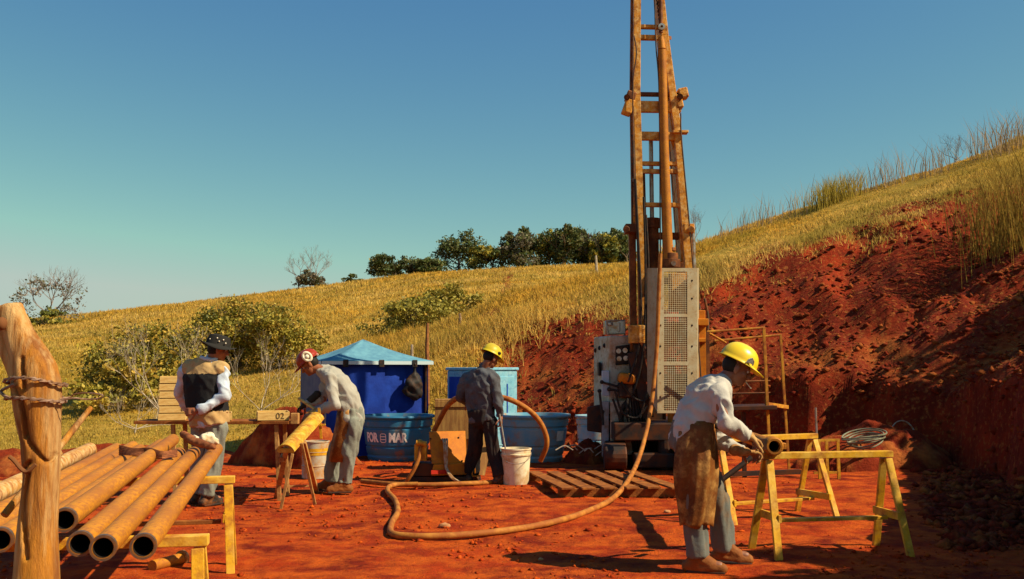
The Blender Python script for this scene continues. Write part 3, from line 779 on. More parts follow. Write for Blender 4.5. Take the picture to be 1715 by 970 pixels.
# ------------------------------------------------------------------ foreground log post with wire
YL = 3.0
pb = G(62, 1290) ; base = Vector((P(62, 970, YL).x, YL, 0))
t = empty('log_post', 'thick peeled log post in the left foreground bound with wire', 'post', base)
mb = MB()
secs = [(62, 1400, 46), (61, 970, 39), (64, 880, 33), (69, 800, 31), (68, 735, 34), (63, 680, 41), (60, 645, 43), (58, 618, 38), (46, 590, 31), (32, 560, 28), (20, 530, 25), (16, 513, 23), (15, 510, 18), (15, 509, 5)]
mb.loft([(P(a, b, YL), w * .86 * YL / F, w * YL / F * .85) for a, b, w in secs], (1, 0, 0), 28)
def groove(me, lines, depth, width):
    n = len(me.vertices); co = np.empty(n * 3); me.vertices.foreach_get('co', co); co = co.reshape(-1, 3)
    ctr = np.array([P(q[0], q[1], YL) for q in secs]); ci = np.interp(-co[:, 2], -ctr[:, 2], np.arange(len(ctr)))
    cxx = np.interp(ci, np.arange(len(ctr)), ctr[:, 0]); front = co[:, 1] < YL + .02
    for ln in lines:
        pts = np.array([P(q[0], q[1], YL) for q in spline([Vector((u_, v_, 0)) for u_, v_ in ln], 4)])
        dist = np.full(n, 9.0)
        for p, q in zip(pts[:-1], pts[1:]):
            e_ = (q - p)[[0, 2]]; w_ = co[:, [0, 2]] - p[[0, 2]]; t_ = np.clip((w_ @ e_) / (e_ @ e_ + 1e-9), 0, 1)
            dist = np.minimum(dist, np.hypot(*(w_ - t_[:, None] * e_).T))
        f = np.exp(-(dist / width) ** 2) * front
        co[:, 1] += f * depth
    me.vertices.foreach_set('co', co.ravel()); me.update()
me = remesh(mb, .0055, 3, 'log', fold=.0028, ffreq=13, fstretch=(2.2, 2.2, .3), seed=3)
groove(me, [[(8, 575), (14, 600), (28, 628), (44, 660), (52, 690), (56, 730)], [(52, 668), (57, 700), (61, 735), (72, 752), (88, 772), (97, 760)], [(50, 600), (52, 620), (57, 650)], [(60, 790), (52, 850), (60, 930)], [(20, 763), (34, 778), (46, 786), (62, 772)]], .020, .0045)
shift(me, -base); link('main_stem', me, M_log, t)
mb = MB()
mb.loft([(P(a, b, YL - .012), w * YL / F, w * YL / F) for a, b, w in [(44, 700, 6), (38, 660, 12), (26, 625, 13), (13, 595, 12), (2, 560, 11), (-6, 532, 10), (-7, 527, 5)]], (1, 0, 0), 18)
me = remesh(mb, .006, 2, 'fork', fold=.005, ffreq=9, fstretch=(2.2, 2.2, .5), seed=5)
shift(me, -base); link('split_fork', me, M_log, t)
mb = MB(); mb.tube(spline([P(16, 765, YL - .112), P(24, 772, YL - .115), P(36, 786, YL - .115), P(46, 790, YL - .115), P(60, 778, YL - .11)], 4), .006, 6); mb.build('root_stub', M_logcut, t, smooth=60)
mb = MB(); mb.ell(P(3, 542, YL - .055), (.014, .02, .02)); mb.build('knot', M_logcut, t, smooth=80)
# wire
wt = empty('fence_wire', 'rusty twisted wire wound round the foreground log post', 'wire', P(60, 650, YL))
def band(cy_, rx, sag, ph):
    pts = []
    for k in range(33):
        a = 2 * math.pi * k / 32
        c0 = P(60 + 1.5 * math.sin(3 * a + ph), cy_ + sag * math.sin(a + ph) + 3 * math.cos(2 * a), YL)
        pts.append(c0 + Vector((math.cos(a) * rx, math.sin(a) * rx * .95, 0)))
    return pts
for cy_, sag, ph in ((640, 5, .4), (667, 3, 2.1)):
    mb = MB()
    b = band(cy_, .083, sag, ph)
    for s in (0, math.pi):
        mb.tube([p + Vector((0, 0, .004 * math.sin(1.9 * k + s))) + Vector((p.x - wt.location.x, p.y - wt.location.y, 0)).normalized() * .003 * math.cos(1.9 * k + s) for k, p in enumerate(b)], .0034, 5)
    mb.build('wire_band', M_wire, wt, smooth=60)
mb = MB()
mb.tube(spline([P(100, 668, YL - .02), P(118, 665, YL), P(125, 660, YL), P(145, 658, YL), P(165, 660, YL), P(172, 663, YL), P(163, 668, YL), P(145, 669, YL), P(125, 667, YL - .02), P(103, 670, YL - .03)], 5), .0024, 5)
mb.tube(spline([P(18, 668, YL - .07), P(6, 662, YL - .06), P(2, 655, YL - .02), P(15, 648, YL - .06), P(24, 644, YL - .07)], 5), .005, 5)
mb.build('loose_end', M_wire, wt, smooth=60)
mb = MB()
a, b = P(90, 760, 3.25), P(152, 683, 3.4)
mb.tube([a + (a - b) * 1.2, a, a * .5 + b * .5, b], [.012, .0115, .011, .009], 8)
o = mb.build('stick', M_log, None, smooth=50); tag(o, 'straight peeled stick leaning out behind the log post', 'stick')
st0 = Vector(o.data.vertices[0].co); shift(o.data, -st0); o.location = st0

# ------------------------------------------------------------------ sawhorses
def sawhorse(label, e0, e1, H, spread=.30, group='yellow sawhorses', board=.33, feet=None, low=True, m=None):
    e0, e1 = Vector(e0), Vector(e1); c = (e0 + e1) / 2; d = (e1 - e0); L = d.length; d.normalize()
    s = Vector((-d.y, d.x, 0))
    gz_ = tz(c.x, c.y)
    t = empty('sawhorse', label, 'sawhorse', (c.x, c.y, 0), math.atan2(d.y, d.x), group)
    m = m or M_yel
    mb = MB(); mb.box((0, 0, H - .025), (L, .075, .05)); mb.build('top_beam', m, t, bevel=.004, world=False)
    for sx in (-1, 1):
        for sy in (-1, 1):
            xx = sx * (L / 2 - .045)
            mb = MB(); mb.beam((xx, sy * .035, H - .06), (xx + sx * .04, sy * spread, -.05), .028, .058, up=(1, 0, 0))
            mb.build('leg', m, t, bevel=.003, world=False)
        if low:
            mb = MB(); zz = board * .95
            yy = spread * (1 - zz / H) + .02
            xs_ = sx * (L / 2 - .045 + .04 * (1 - zz / H)); 
            mb.beam((xs_ - sx * .034, -yy, zz), (xs_ - sx * .034, yy, zz), .025, .06); mb.build('end_brace', m, t, bevel=.003, world=False)
    if board:
        mb = MB(); mb.beam((-L / 2 + .09, .0, board - .05), (L / 2 - .06, .0, board - .05), .07, .026); mb.build('stretcher', M_plank if board > .34 else m, t, bevel=.003, world=False)
    return t
sawhorse('yellow sawhorse under the pipe end held by the front worker', (P(1276, 757, 7.8).x, 7.8, 0), (P(1492, 752, 7.98).x, 7.98, 0), .79, board=.32, spread=.27)
sawhorse('yellow sawhorse behind the front worker nearer the railed stand', (P(1196, 725, 9.4).x, 9.4, 0), (P(1366, 727, 9.9).x, 9.9, 0), .80, board=.22)
sawhorse('yellow sawhorse under the far ends of the pipe stack', (P(394, 780, 7.25).x, 7.25, 0), (-3.75, 6.85, 0), .67, board=.40, spread=.18)
sawhorse('yellow sawhorse under the open ends of the pipe stack', (P(350, 880, 4.9).x, 4.9, 0), (-3.2, 4.6, 0), .642, board=.30, spread=.2)

# ------------------------------------------------------------------ pipe stack
def pipe(label, x498, y0, y1, z0, r=.052, m=None, collar=True, group='pipes stacked on the sawhorses', rings=False):
    """pipe whose axis passes x498 at y = 4.98, running back and a little left"""
    dx, dz = -.225, .012
    a = Vector((x498 + dx * (y0 - 4.98), y0, z0 + dz * (y0 - 4.3)))
    b = Vector((x498 + dx * (y1 - 4.98), y1, z0 + dz * (y1 - 4.3)))
    t = empty('drill_pipe', label, 'pipe', a, group=group)
    d = b - a; L = d.length; r_ = random.Random(int(abs(x498) * 1000))
    prof = [(r * .80, 0), (r, 0)] + [(r, L * k / 8) for k in range(1, 8)] + [(r, L), (r * .8, L), (r * .8, L - .5)]
    mb = MB(); mb.lathe(prof, a, 28, d); mb.build('tube', m or M_rust, t, smooth=50)
    mb = MB(); mb.lathe([(r * .795, .004), (r * .795, .6), (.001, .6)], a, 24, d); mb.build('bore', M_dark, t, smooth=50)
    if collar:
        mb = MB(); mb.lathe([(r * .86, -.004), (r * 1.06, -.004), (r * 1.07, .022), (r * 1.02, .026)], a, 28, d); mb.build('end_ring', M_collar, t, smooth=40)
    if rings:
        mb = MB()
        mb.lathe([(r * 1.02, L - .09), (r * 1.05, L - .08), (r * 1.05, L - .06), (r * 1.02, L - .05)], a, 24, d); mb.build('end_ring', M_pipe2, t, smooth=40)
    return t
def xat(px, Y): return (px - CX) / F * Y + .225 * (Y - 4.98)
pipe('rust coloured pipe rightmost of the stack, above the front sawhorse leg', xat(250, 4.3), 4.30, 8.7, .69)
pipe('pipe second from the right with its open end in front', xat(184, 4.27), 4.27, 8.35, .69)
pipe('pipe third from the right, close against its neighbour', xat(146, 4.36), 4.36, 8.3, .69)
pipe('pipe whose open end stands farther back and higher, right of the log post', xat(119, 4.6), 4.6, 8.9, .752)
pipe('pipe left beside the one set back, its front end hidden by the log post', xat(119, 4.6) - .122, 4.62, 9.0, .70)
pipe('pipe with open end seen left of the log post', xat(14, 4.45), 4.45, 8.6, .69)
pipe('pipe crossing behind the log post, fourth from the left', xat(14, 4.45) - .108, 3.9, 8.9, .69)
pipe('pipe crossing behind the log post, third from the left', xat(14, 4.45) - .216, 3.9, 8.7, .69)
pipe('scaly pale pipe lying on top at the back left of the stack', xat(14, 4.45) - .33, 4.6, 8.1, .745, m=M_pipe2, rings=True)
pipe('dull pipe leftmost of the lower layer at the picture edge', xat(14, 4.45) - .40, 3.9, 8.5, .69, r=.05)
# rope, cloth and rag on the pipes
mb = MB()
for k in range(6):
    o_ = k * .03
    mb.tube(spline([P(200, 746 + 3 * k, 7.7), P(225, 752 + 2 * k, 7.6 - o_), P(250, 751 + 3 * k, 7.5), P(272, 757 + 2 * k, 7.4 - o_), P(296, 754 + 2 * k, 7.5)], 5), .007, 5)
o = mb.build('rope_bundle', M_rope, None, smooth=60); c0 = P(250, 750, 7.7); shift(o.data, -c0); o.location = c0
tag(o, 'frayed brown rope bundle lying across the pipes', 'rope')
mb = MB(); 
mb.cap(P(307, 727, 8.1), P(325, 740, 8.0), .022, .03); mb.cap(P(325, 740, 8.0), P(358, 750, 7.9), .03, .02); mb.cap(P(318, 738, 8.05), P(345, 745, 7.95), .03, .02)
me = remesh(mb, .01, 2, 'cloth', fold=.012, ffreq=14, seed=2); c0 = P(330, 742, 8.0); shift(me, -c0)
o = link('red_cloth', me, M_rope); o.location = c0; tag(o, 'twisted red brown cloth on the pipe ends', 'cloth')
mb = MB(); mb.ell(P(348, 735, 8.2), (.075, .06, .05)); mb.ell(P(335, 737, 8.2), (.06, .05, .035)); mb.ell(P(360, 738, 8.2), (.05, .05, .04))
me = remesh(mb, .01, 2, 'rag', fold=.022, ffreq=14, seed=4); c0 = P(348, 738, 8.2); shift(me, -c0)
o = link('white_rag', me, M_rag); o.location = c0; tag(o, 'crumpled white rag on the far ends of the pipes', 'rag')
# pipe stub on the ground
a = G(305, 935, .05); b = G(255, 948, .05)
t = empty('pipe_stub', 'short rusty pipe stub with flange on the ground under the stack', 'pipe stub', (a + b) / 2)
mb = MB(); mb.cyl(a, b, .04, 18); mb.build('tube', M_rust, t, smooth=40)
mb = MB(); mb.lathe([(.03, -.012), (.058, -.012), (.058, .012), (.042, .012)], a, 20, b - a); mb.build('flange', M_pipe2, t, smooth=40)
mb = MB(); mb.disc(a - (b - a).normalized() * .004, a - b, .033); mb.build('bore', M_dark, t)

# ------------------------------------------------------------------ tray table with wooden core trays
tY = 11.3
tl, tr_ = P(238, 706, tY), P(492, 706, tY)
t = empty('tray_table', 'long thin plank table behind the man in the black hat', 'table', ((tl.x + tr_.x) / 2, tY, 0))
mb = MB(); mb.beam(tl, tr_, .5, .035); mb.build('table_top', M_plank, t, bevel=.004)
for px in (300, 470):
    for dy in (-.2, .2):
        p = P(px, 707, tY); mb = MB(); mb.beam((p.x, tY + dy, p.z - .018), (p.x + .05, tY + dy, -.03), .04, .04); mb.build('leg', M_trestle, t)
zt = tl.z + .019
def text_mesh(body, size, ext=.002, offs=.0):
    cu = bpy.data.curves.new('txt', 'FONT'); cu.body = body; cu.size = size; cu.extrude = ext; cu.offset = offs
    cu.align_x = 'CENTER'; cu.align_y = 'CENTER'
    o = bpy.data.objects.new('txt', cu); C.objects.link(o)
    me = bpy.data.meshes.new_from_object(o.evaluated_get(bpy.context.evaluated_depsgraph_get()))
    bpy.data.objects.remove(o); bpy.data.curves.remove(cu); return me
def lettering(body, size, c, parent, m, ext=.002, offs=0.0, name='lettering', warp=None, sx=1.0):
    me = text_mesh(body, size, ext, offs)
    n = len(me.vertices); a = np.empty(n * 3); me.vertices.foreach_get('co', a); a = a.reshape(-1, 3)
    w = np.stack([a[:, 0] * sx, -a[:, 2], a[:, 1]], -1)
    if warp is not None: w = warp(w)
    else: w = w + np.array(c)
    w -= np.array(wloc(parent))
    me.vertices.foreach_set('co', w.ravel()); me.update()
    return link(name, me, m, parent)
def tray(label, c, w, h, L, group, num=None, nsz=.06, noff=0):
    """shallow wooden core tray, end towards the camera; c = middle of its near bottom edge"""
    t = empty('core_tray', label, 'wooden tray', c, group=group)
    x, y, z = c
    mb = MB(); mb.box((x, y + L / 2, z + .009), (w - .026, L - .026, .016)); mb.build('bottom', M_wood, t)
    for nm, cc, sz in (('end_board', (x, y + .006, z + h / 2), (w, .012, h - .011)), ('end_board', (x, y + L - .006, z + h / 2), (w, .012, h - .004)),
                       ('side_board', (x - w / 2 + .006, y + L / 2, z + h / 2), (.012, L - .026, h - .004)), ('side_board', (x + w / 2 - .006, y + L / 2, z + h / 2), (.012, L - .026, h - .004))):
        mb = MB(); mb.box(cc, sz); mb.build(nm, M_wood, t, bevel=.002)
    t.rotation_euler = (0, 0, R(16))
    if num: lettering(num, nsz, (x + noff, y - .003, z + h / 2), t, M_ink, .0015)
    return t
cx = P(298, 700, tY).x
wd = ['lowest wooden tray of the stack on the plank table', 'second lowest wooden tray of the stack, marked 0', 'third wooden tray from the bottom of the stack', 'fourth wooden tray from the bottom of the stack', 'fifth wooden tray, just under the top one', 'topmost wooden tray of the stack on the plank table']
for k in range(6):
    tray(wd[k], (cx + random.uniform(-.008, .008), tY - .2 + random.uniform(0, .012), zt + .082 * k), .29, .082, .42, 'wooden core trays', '0' if k == 1 else None, .06, .10)
p = P(466, 700, tY); tray('wooden tray marked 02 at the right end of the plank table', (p.x, tY - .22, zt), .345, .10, .40, 'wooden core trays', '02', .095, .07)
p = P(389, 700, tY); tray('small wooden tray end right beside the black hatted man', (p.x, tY - .2, zt), .10, .09, .40, 'wooden core trays')

# ------------------------------------------------------------------ heaps of red earth
def heap(name, label, c, rx, ry, h, rz, seed, steep=1.0, cat='earth heap'):
    n = 56; k = np.linspace(-1.15, 1.15, n); X, Y_ = np.meshgrid(k, k)
    q = np.hypot(X, Y_) + fbm(X * 2.2 + seed, Y_ * 2.2, 3, seed) * .22
    Z = h * np.clip(1 - q, 0, 1) ** (.75 / steep) 
    Z = Z + (fbm(X * 5 + seed, Y_ * 5, 4, seed + 3) * .16 * h + np.abs(fbm(X * 12, Y_ * 12, 2, seed + 5)) * .05) * ss(1.05 - q, 0, .3)
    Z = np.where(q > 1, -.06, Z)
    c_, s_ = math.cos(rz), math.sin(rz)
    XX, YY = X * rx, Y_ * ry
    V = np.stack([XX * c_ - YY * s_, XX * s_ + YY * c_, Z], -1).reshape(-1, 3)
    ii = np.arange(n * n).reshape(n, n)
    Fq = np.stack([ii[:-1, :-1], ii[:-1, 1:], ii[1:, 1:], ii[1:, :-1]], -1).reshape(-1, 4)
    zz = V[:, 2][Fq].max(1); Fq = Fq[zz > -.05]
    o = npmesh(name, V, Fq, M_bank if cat != 'x' else M_earth, smooth=True)
    o.location = c; return tag(o, label, cat)
def cut_mound(name, label, a, b, H, back, seed):
    """ridge of dug earth with one near vertical face on the line a-b, sloping down behind it"""
    a, b = Vector(a), Vector(b); d = (b - a); L = d.length; d.normalize(); nb = Vector((-d.y, d.x, 0))
    nu_, nv_ = 60, 44
    u = np.linspace(0, 1, nu_); prof = [(-.10, -.06), (-.07, .3), (-.02, .62), (.0, .8), (.03, .93), (.08, 1.0)] + [(.08 + (back - .08) * q, 1.0 - q ** 1.3 * 1.06) for q in np.linspace(.03, 1, nv_ - 6)]
    V = []
    hu = np.clip(np.minimum(u / .42, (1 - u) / .10), 0, 1) ** .6 * (.85 + .2 * np.sin(u * 7 + seed) * .5)
    for k, (o_, h_) in enumerate(prof):
        nz = fbm(u * 9 + seed, np.full(nu_, k * .35), 4, seed)
        off = o_ + nz * .07; zz = H * h_ * hu + fbm(u * 16, np.full(nu_, k * .6), 3, seed + 4) * .035 * (h_ > .1)
        for i in range(nu_):
            p = a + d * (L * u[i]) + nb * off[i]; V.append((p.x, p.y, zz[i] if h_ > 0 else -.06))
    ii = np.arange(nu_ * nv_).reshape(nv_, nu_)
    o = npmesh(name, np.array(V), np.stack([ii[:-1, :-1], ii[:-1, 1:], ii[1:, 1:], ii[1:, :-1]], -1).reshape(-1, 4), M_bank, smooth=True)
    return tag(o, label, 'earth heap')
cut_mound('earth_mound', 'steep sided mound of dug red earth behind the trestle under the plank table', (P(388, 740, 15.3).x, 15.3, 0), (P(516, 740, 14.2).x, 14.2, 0), .92, 1.2, 3)
heap('spoil_heap', 'spoil heap of red earth with a coiled hose on it', tuple(G(1462, 782)), 1.25, .8, .62, R(10), 7, 1.2)
heap('spoil_heap', 'small heap of red earth with pale roots right of the faded tank', tuple(G(985, 775)), .42, .4, .34, 0, 9, 1.1)
heap('spoil_heap', 'low heap of red earth at the rear left edge of the yard', tuple(G(20, 790)), 1.8, .7, .30, R(5), 11, 1.0)
heap('spoil_heap', 'low heap of red clods beside the yellow sawhorse legs at left', tuple(G(205, 768)), 1.6, .5, .22, R(5), 13, 1.0)
# coil of hose + hoop
c0 = P(1448, 737, 14.0)
mb = MB()
for k in range(6):
    pts = []; ox, oy, ph = random.uniform(-.03, .03), random.uniform(-.04, .04), random.uniform(0, 6)
    for q in range(41):
        a = 2 * math.pi * q / 40; r0 = .17 + .021 * k + .012 * math.sin(2 * a + ph)
        pts.append(c0 + Vector((ox + r0 * math.cos(a) * 1.15, oy + r0 * math.sin(a) * .9, .05 * math.cos(a + .3) + .026 * k + .045 * math.sin(a) + .015 * math.sin(a * 2 + ph) - .05)))
    mb.tube(pts, .011, 6, caps=False)
o = mb.build('hose_coil', mat('pale_green_hose', (.20, .21, .14), .5, c2=(.12, .07, .035), scale=9, amount=.35), None, smooth=60); shift(o.data, -c0); o.location = c0
tag(o, 'coil of pale green hose lying on the spoil heap', 'hose')
c0 = P(1513, 735, 14.8); mb = MB()
pts = [c0 + Vector((.19 * math.cos(a), .05 * math.sin(a), .26 * math.sin(a))) for a in [math.pi * (1.06 - 1.25 * q / 24) for q in range(25)]]
mb.tube(pts, .011, 6); o = mb.build('hose_hoop', M_hoseg, None, smooth=60); shift(o.data, -c0); o.location = c0
tag(o, 'single pale hoop of stiff hose standing right of the coil', 'hose')
# pale roots on the small heap
mb = MB(); c0 = G(985, 760, .2)
for k in range(9):
    a = random.uniform(0, 6.28); p = c0 + Vector((random.uniform(-.25, .25), random.uniform(-.4, -.2), random.uniform(-.05, .1)))
    mb.tube(spline([p, p + Vector((math.cos(a) * .12, .02, .06)), p + Vector((math.cos(a) * .25, .0, .02 + random.uniform(-.05, .06)))], 4), .008, 5)
o = mb.build('roots', M_barew, None, smooth=60); shift(o.data, -c0); o.location = c0; tag(o, 'pale dead roots tangled on the small red heap', 'roots')

# ------------------------------------------------------------------ blue tent
tc = Vector((P(606, 760, 17.2).x, 17.2, 0)); rz = R(24)
t = empty('canopy_tent', 'small blue canopy tent with pale blue pyramid roof and open front', 'tent', tc, rz)
hw, hd, eh, ah = .88, .88, 1.55, 1.93
def sheet(mb, a, b, c, d, nu=10, nv=8, wob=.02, seed=1, thick=.006):
    a, b, c, d = map(Vector, (a, b, c, d)); nrm = (b - a).cross(d - a).normalized(); vs = []
    for side in (0, 1):
        for j in range(nv + 1):
            for i in range(nu + 1):
                u, v = i / nu, j / nv
                p = (a * (1 - u) + b * u) * (1 - v) + (d * (1 - u) + c * u) * v
                w = float(fbm(np.array([u * 5 + seed]), np.array([v * 2.5]), 3, seed)[0]) * wob * min(1, 6 * min(u, 1 - u) + .3)
                vs.append(p + nrm * (w + side * thick))
    st = (nu + 1) * (nv + 1); fs = []
    for side in (0, 1):
        for j in range(nv):
            for i in range(nu):
                q = side * st + j * (nu + 1) + i
                f = (q, q + 1, q + nu + 2, q + nu + 1); fs.append(f if side else f[::-1])
    return mb.add(vs, fs)
mb = MB(); sheet(mb, (-hw, hd, 0), (hw, hd, 0), (hw, hd, eh), (-hw, hd, eh), wob=.05, seed=2); mb.build('back_wall', M_tentb, t, smooth=60, world=False)
mb = MB(); sheet(mb, (hw, hd, 0), (hw, -hd, 0), (hw, -hd, eh), (hw, hd, eh), wob=.05, seed=3); mb.build('side_wall', M_tentb, t, smooth=60, world=False)
mb = MB(); sheet(mb, (-hw, -hd, 0), (-hw, hd, 0), (-hw, hd, eh), (-hw, -hd, eh), wob=.05, seed=4); w_ = mb.build('side_wall', M_tentg, t, smooth=60, world=False); w_['label'] = 'greyish left side wall of the tent'
for x0_, x1_, yo_, sd_ in ((-hw, .16, -.02, 5), (.12, hw - .04, .03, 6)):
    mb = MB(); sheet(mb, (x0_, -hd + yo_ + .05, 0), (x1_, -hd + yo_ + .05, .0), (x1_ - .03, -hd + yo_ + .05, eh), (x0_, -hd + yo_ + .05, eh), wob=.06, seed=sd_); mb.build('front_flap', M_tentb, t, smooth=60, world=False)
e = .07
mb = MB(); apx = (0, 0, ah); cs = [(-hw - e, -hd - e, eh), (hw + e, -hd - e, eh), (hw + e, hd + e, eh), (-hw - e, hd + e, eh)]
for k in range(4):
    a, b = Vector(cs[k]), Vector(cs[(k + 1) % 4]); A = Vector(apx)
    n = 8; vs = []; fs = []
    for j in range(n + 1):
        for i in range(n + 1):
            u, v = i / n, j / n
            p = (a * (1 - u) + b * u) * (1 - v) + A * v
            p.z -= .06 * math.sin(math.pi * u) * (1 - v) * v * 2 + .035 * math.sin(math.pi * v)
            vs.append(p)
    for j in range(n):
        for i in range(n): fs.append((j * (n + 1) + i, j * (n + 1) + i + 1, (j + 1) * (n + 1) + i + 1, (j + 1) * (n + 1) + i))
    mb.add(vs, fs)
me_o = mb.build('roof', M_tentr, t, smooth=40, world=False); so = me_o.modifiers.new('s', 'SOLIDIFY'); so.thickness = .006
mb = MB()
for k in range(4):
    a, b = Vector(cs[k]), Vector(cs[(k + 1) % 4]); d = (b - a).normalized() * .012
    mb.beam(a + d + Vector((0, 0, -.03)), b - d + Vector((0, 0, -.03)), .012, .055)
mb.build('valance', M_trim, t, world=False)
for sx in (-1, 1):
    for sy in (-1, 1):
        mb = MB(); mb.cyl((sx * (hw - .03), sy * (hd - .03), 0), (sx * (hw - .03), sy * (hd - .03), eh), .022, 10)
        mb.build('pole', M_steel if sx < 0 else M_cabd, t, smooth=40, world=False)
for u in (-.55, .05, .62):
    mb = MB(); mb.box((u, -hd - e - .01, eh - .04), (.09, .02, .12)); mb.build('clip', M_black, t, bevel=.008, world=False)
mb = MB(); mb.ell((.62, -hd - .06, 1.12), (.14, .07, .24)); mb.ell((.54, -hd - .06, 1.05), (.13, .06, .10)); mb.cap((.62, -hd - .06, 1.3), (.62, -hd - .06, 1.5), .02)
me = remesh(mb, .02, 3, 'bag', fold=.03, ffreq=7); o = link('hanging_bag', me, M_black)
o.location = tc; o.rotation_euler = (0, 0, rz); tag(o, 'black bag hanging in the open front of the blue tent', 'bag')

# ------------------------------------------------------------------ tanks
def tank(name, label, c, R1, R0, H, m, seg=56):
    t = empty(name, label, 'water tank', c, group='round plastic water tanks')
    r = lambda z: R0 + (R1 - R0) * z / H
    pr = [(0, .0), (r(0) * .96, 0), (r(0), .03)]
    for z_, dr in ((.10, 0), (.12, -.012), (.15, -.012), (.17, 0), (.30, .004), (.315, -.014), (.345, -.014), (.36, .002), (.70, .002), (.715, -.014), (.75, -.014), (.765, .006), (.88, .008), (.90, -.006), (.93, -.006)):
        pr.append((r(z_ * H) + dr, z_ * H))
    pr += [(R1 + .018, .94 * H), (R1 + .028, .97 * H), (R1 + .02, H), (R1 - .02, H), (R1 - .03, .95 * H), (R0 - .02, .06), (0, .05)]
    mb = MB(); mb.lathe(pr, c, seg); mb.build('shell', m, t, smooth=35)
    mb = MB(); mb.lathe([(0, .78 * H), (r(.78 * H) - .035, .78 * H)], c, seg); mb.build('water', mat('muddy_water', (.16, .07, .03), .15), t)
    return t, r
c1 = G(665, 775); c1.z = 0; c1.y += .52; c1.x = P(666, 700, c1.y).x
t1, rf = tank('water_tank', 'dark blue round water tank with white lettering before the tent', c1, .56, .46, .70, M_blueT)
def warp_on(c, rf, ang, z, off=.006):
    def w(a):
        zz = a[:, 2] + z
        rr = np.array([rf(q) for q in zz]) + off - a[:, 1]
        th = ang + a[:, 0] / rr
        return np.stack([c[0] + rr * np.sin(th), c[1] - rr * np.cos(th), zz + c[2]], -1)
    return w
zc = .70 * .525
lettering('FOR', .19, None, t1, M_text, .001, .009, warp=warp_on(c1, rf, R(-43), zc), sx=.70)
lettering('MAR', .19, None, t1, M_text, .001, .009, warp=warp_on(c1, rf, R(7), zc), sx=.72)
# the little tank emblem between the words
mb = MB(); w = warp_on(c1, rf, R(-18.5), zc)
def ringpts(hx, hz, rc, n=6):
    o_ = []
    for (sx, sz, a0) in ((1, 1, 0), (-1, 1, 90), (-1, -1, 180), (1, -1, 270)):
        for k in range(n + 1):
            a = R(a0 + 90 * k / n); o_.append((sx * (hx - rc) + rc * math.cos(a), 0, sz * (hz - rc) + rc * math.sin(a)))
    return o_
o1, i1 = ringpts(.050, .070, .030), ringpts(.040, .060, .021)
vv = w(np.array(o1 + i1)); n = len(o1)
mb.add([Vector(q) for q in vv], [(k, (k + 1) % n, n + (k + 1) % n, n + k) for k in range(n)])
for zz in (-.022, .022):
    vv = w(np.array([(-.042 + .084 * k / 6, 0, zz + s) for s in (-.006, .006) for k in range(7)]))
    mb.add([Vector(q) for q in vv], [(k, k + 1, 8 + k, 7 + k) for k in range(6)])
mb.build('emblem', M_text, t1)
c2 = G(893, 777); c2.y += .52; c2.z = 0; c2.x = P(893, 700, c2.y).x
t2, rf2 = tank('water_tank', 'faded blue round water tank right of the navy shirted man', c2, .56, .45, .72, M_blueT2)
mb = MB(); w = warp_on(c2, rf2, R(52), .72 * .56, .008)
vv = w(np.array([(-.085 + .17 * k / 6, 0, -.075 + .15 * s) for s in (0, 1) for k in range(7)]))
mb.add([Vector(q) for q in vv], [(k, k + 1, 8 + k, 7 + k) for k in range(6)]); mb.build('sticker', M_text, t2)
c3 = Vector((P(1000, 700, 17.4).x, 17.4, 0))
tank('water_tank', 'blue tank mostly hidden behind the drill rig cabinet', c3, .36, .32, .62, M_blueT2)

# blue crate behind the tanks, seen on its corner
b0 = Vector((P(806, 700, 16.6).x, 17.0, 0))
t = empty('blue_crate', 'large pale blue plastic crate behind the navy shirted man', 'crate', b0, R(38))
mb = MB(); mb.box((0, 0, .70), (.86, .86, 1.40)); mb.build('body', M_box, t, bevel=.03, world=False)
for sx, sy, m in ((1, 0, M_box), (-1, 0, M_boxd), (0, -1, M_box), (0, 1, M_boxd)):  # left-facing panel has its shade painted in as deeper blue
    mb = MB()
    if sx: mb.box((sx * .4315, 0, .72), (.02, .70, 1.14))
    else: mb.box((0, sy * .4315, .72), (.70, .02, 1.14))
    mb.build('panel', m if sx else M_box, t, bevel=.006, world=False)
mb = MB(); mb.box((.20, -.445, .72), (.02, .01, .9)); mb.build('latch_bar', M_boxd, t, world=False)
mb = MB(); mb.box((0, 0, 1.42), (.90, .90, .05)); mb.build('lid', M_box, t, bevel=.015, world=False)

# plywood box behind the orange pump
b0 = Vector((P(757, 745, 14.2).x, 14.3, 0))
t = empty('plywood_box', 'brown plywood crate between dark blue tank and navy shirted man', 'crate', b0, R(4))
mb = MB(); mb.box((0, 0, .50), (.50, .40, .99)); mb.build('body', M_ply, t, bevel=.006, world=False)
for z_ in (.06, .93):
    mb = MB(); mb.box((0, -.209, z_), (.50, .018, .08)); mb.build('batten', M_ply, t, bevel=.003, world=False)
# second leaning sheet
p = P(795, 775, 13.4)
mb = MB(); mb.beam((p.x - .02, 13.35, 0), (p.x + .10, 13.75, .58), .30, .018, up=(0, -1, .3)); o = mb.build('plywood_sheet', M_ply)
c0 = Vector((p.x, 13.4, 0)); shift(o.data, -c0); o.location = c0; tag(o, 'sheet of plywood leaning behind the legs of the navy shirted man', 'board')

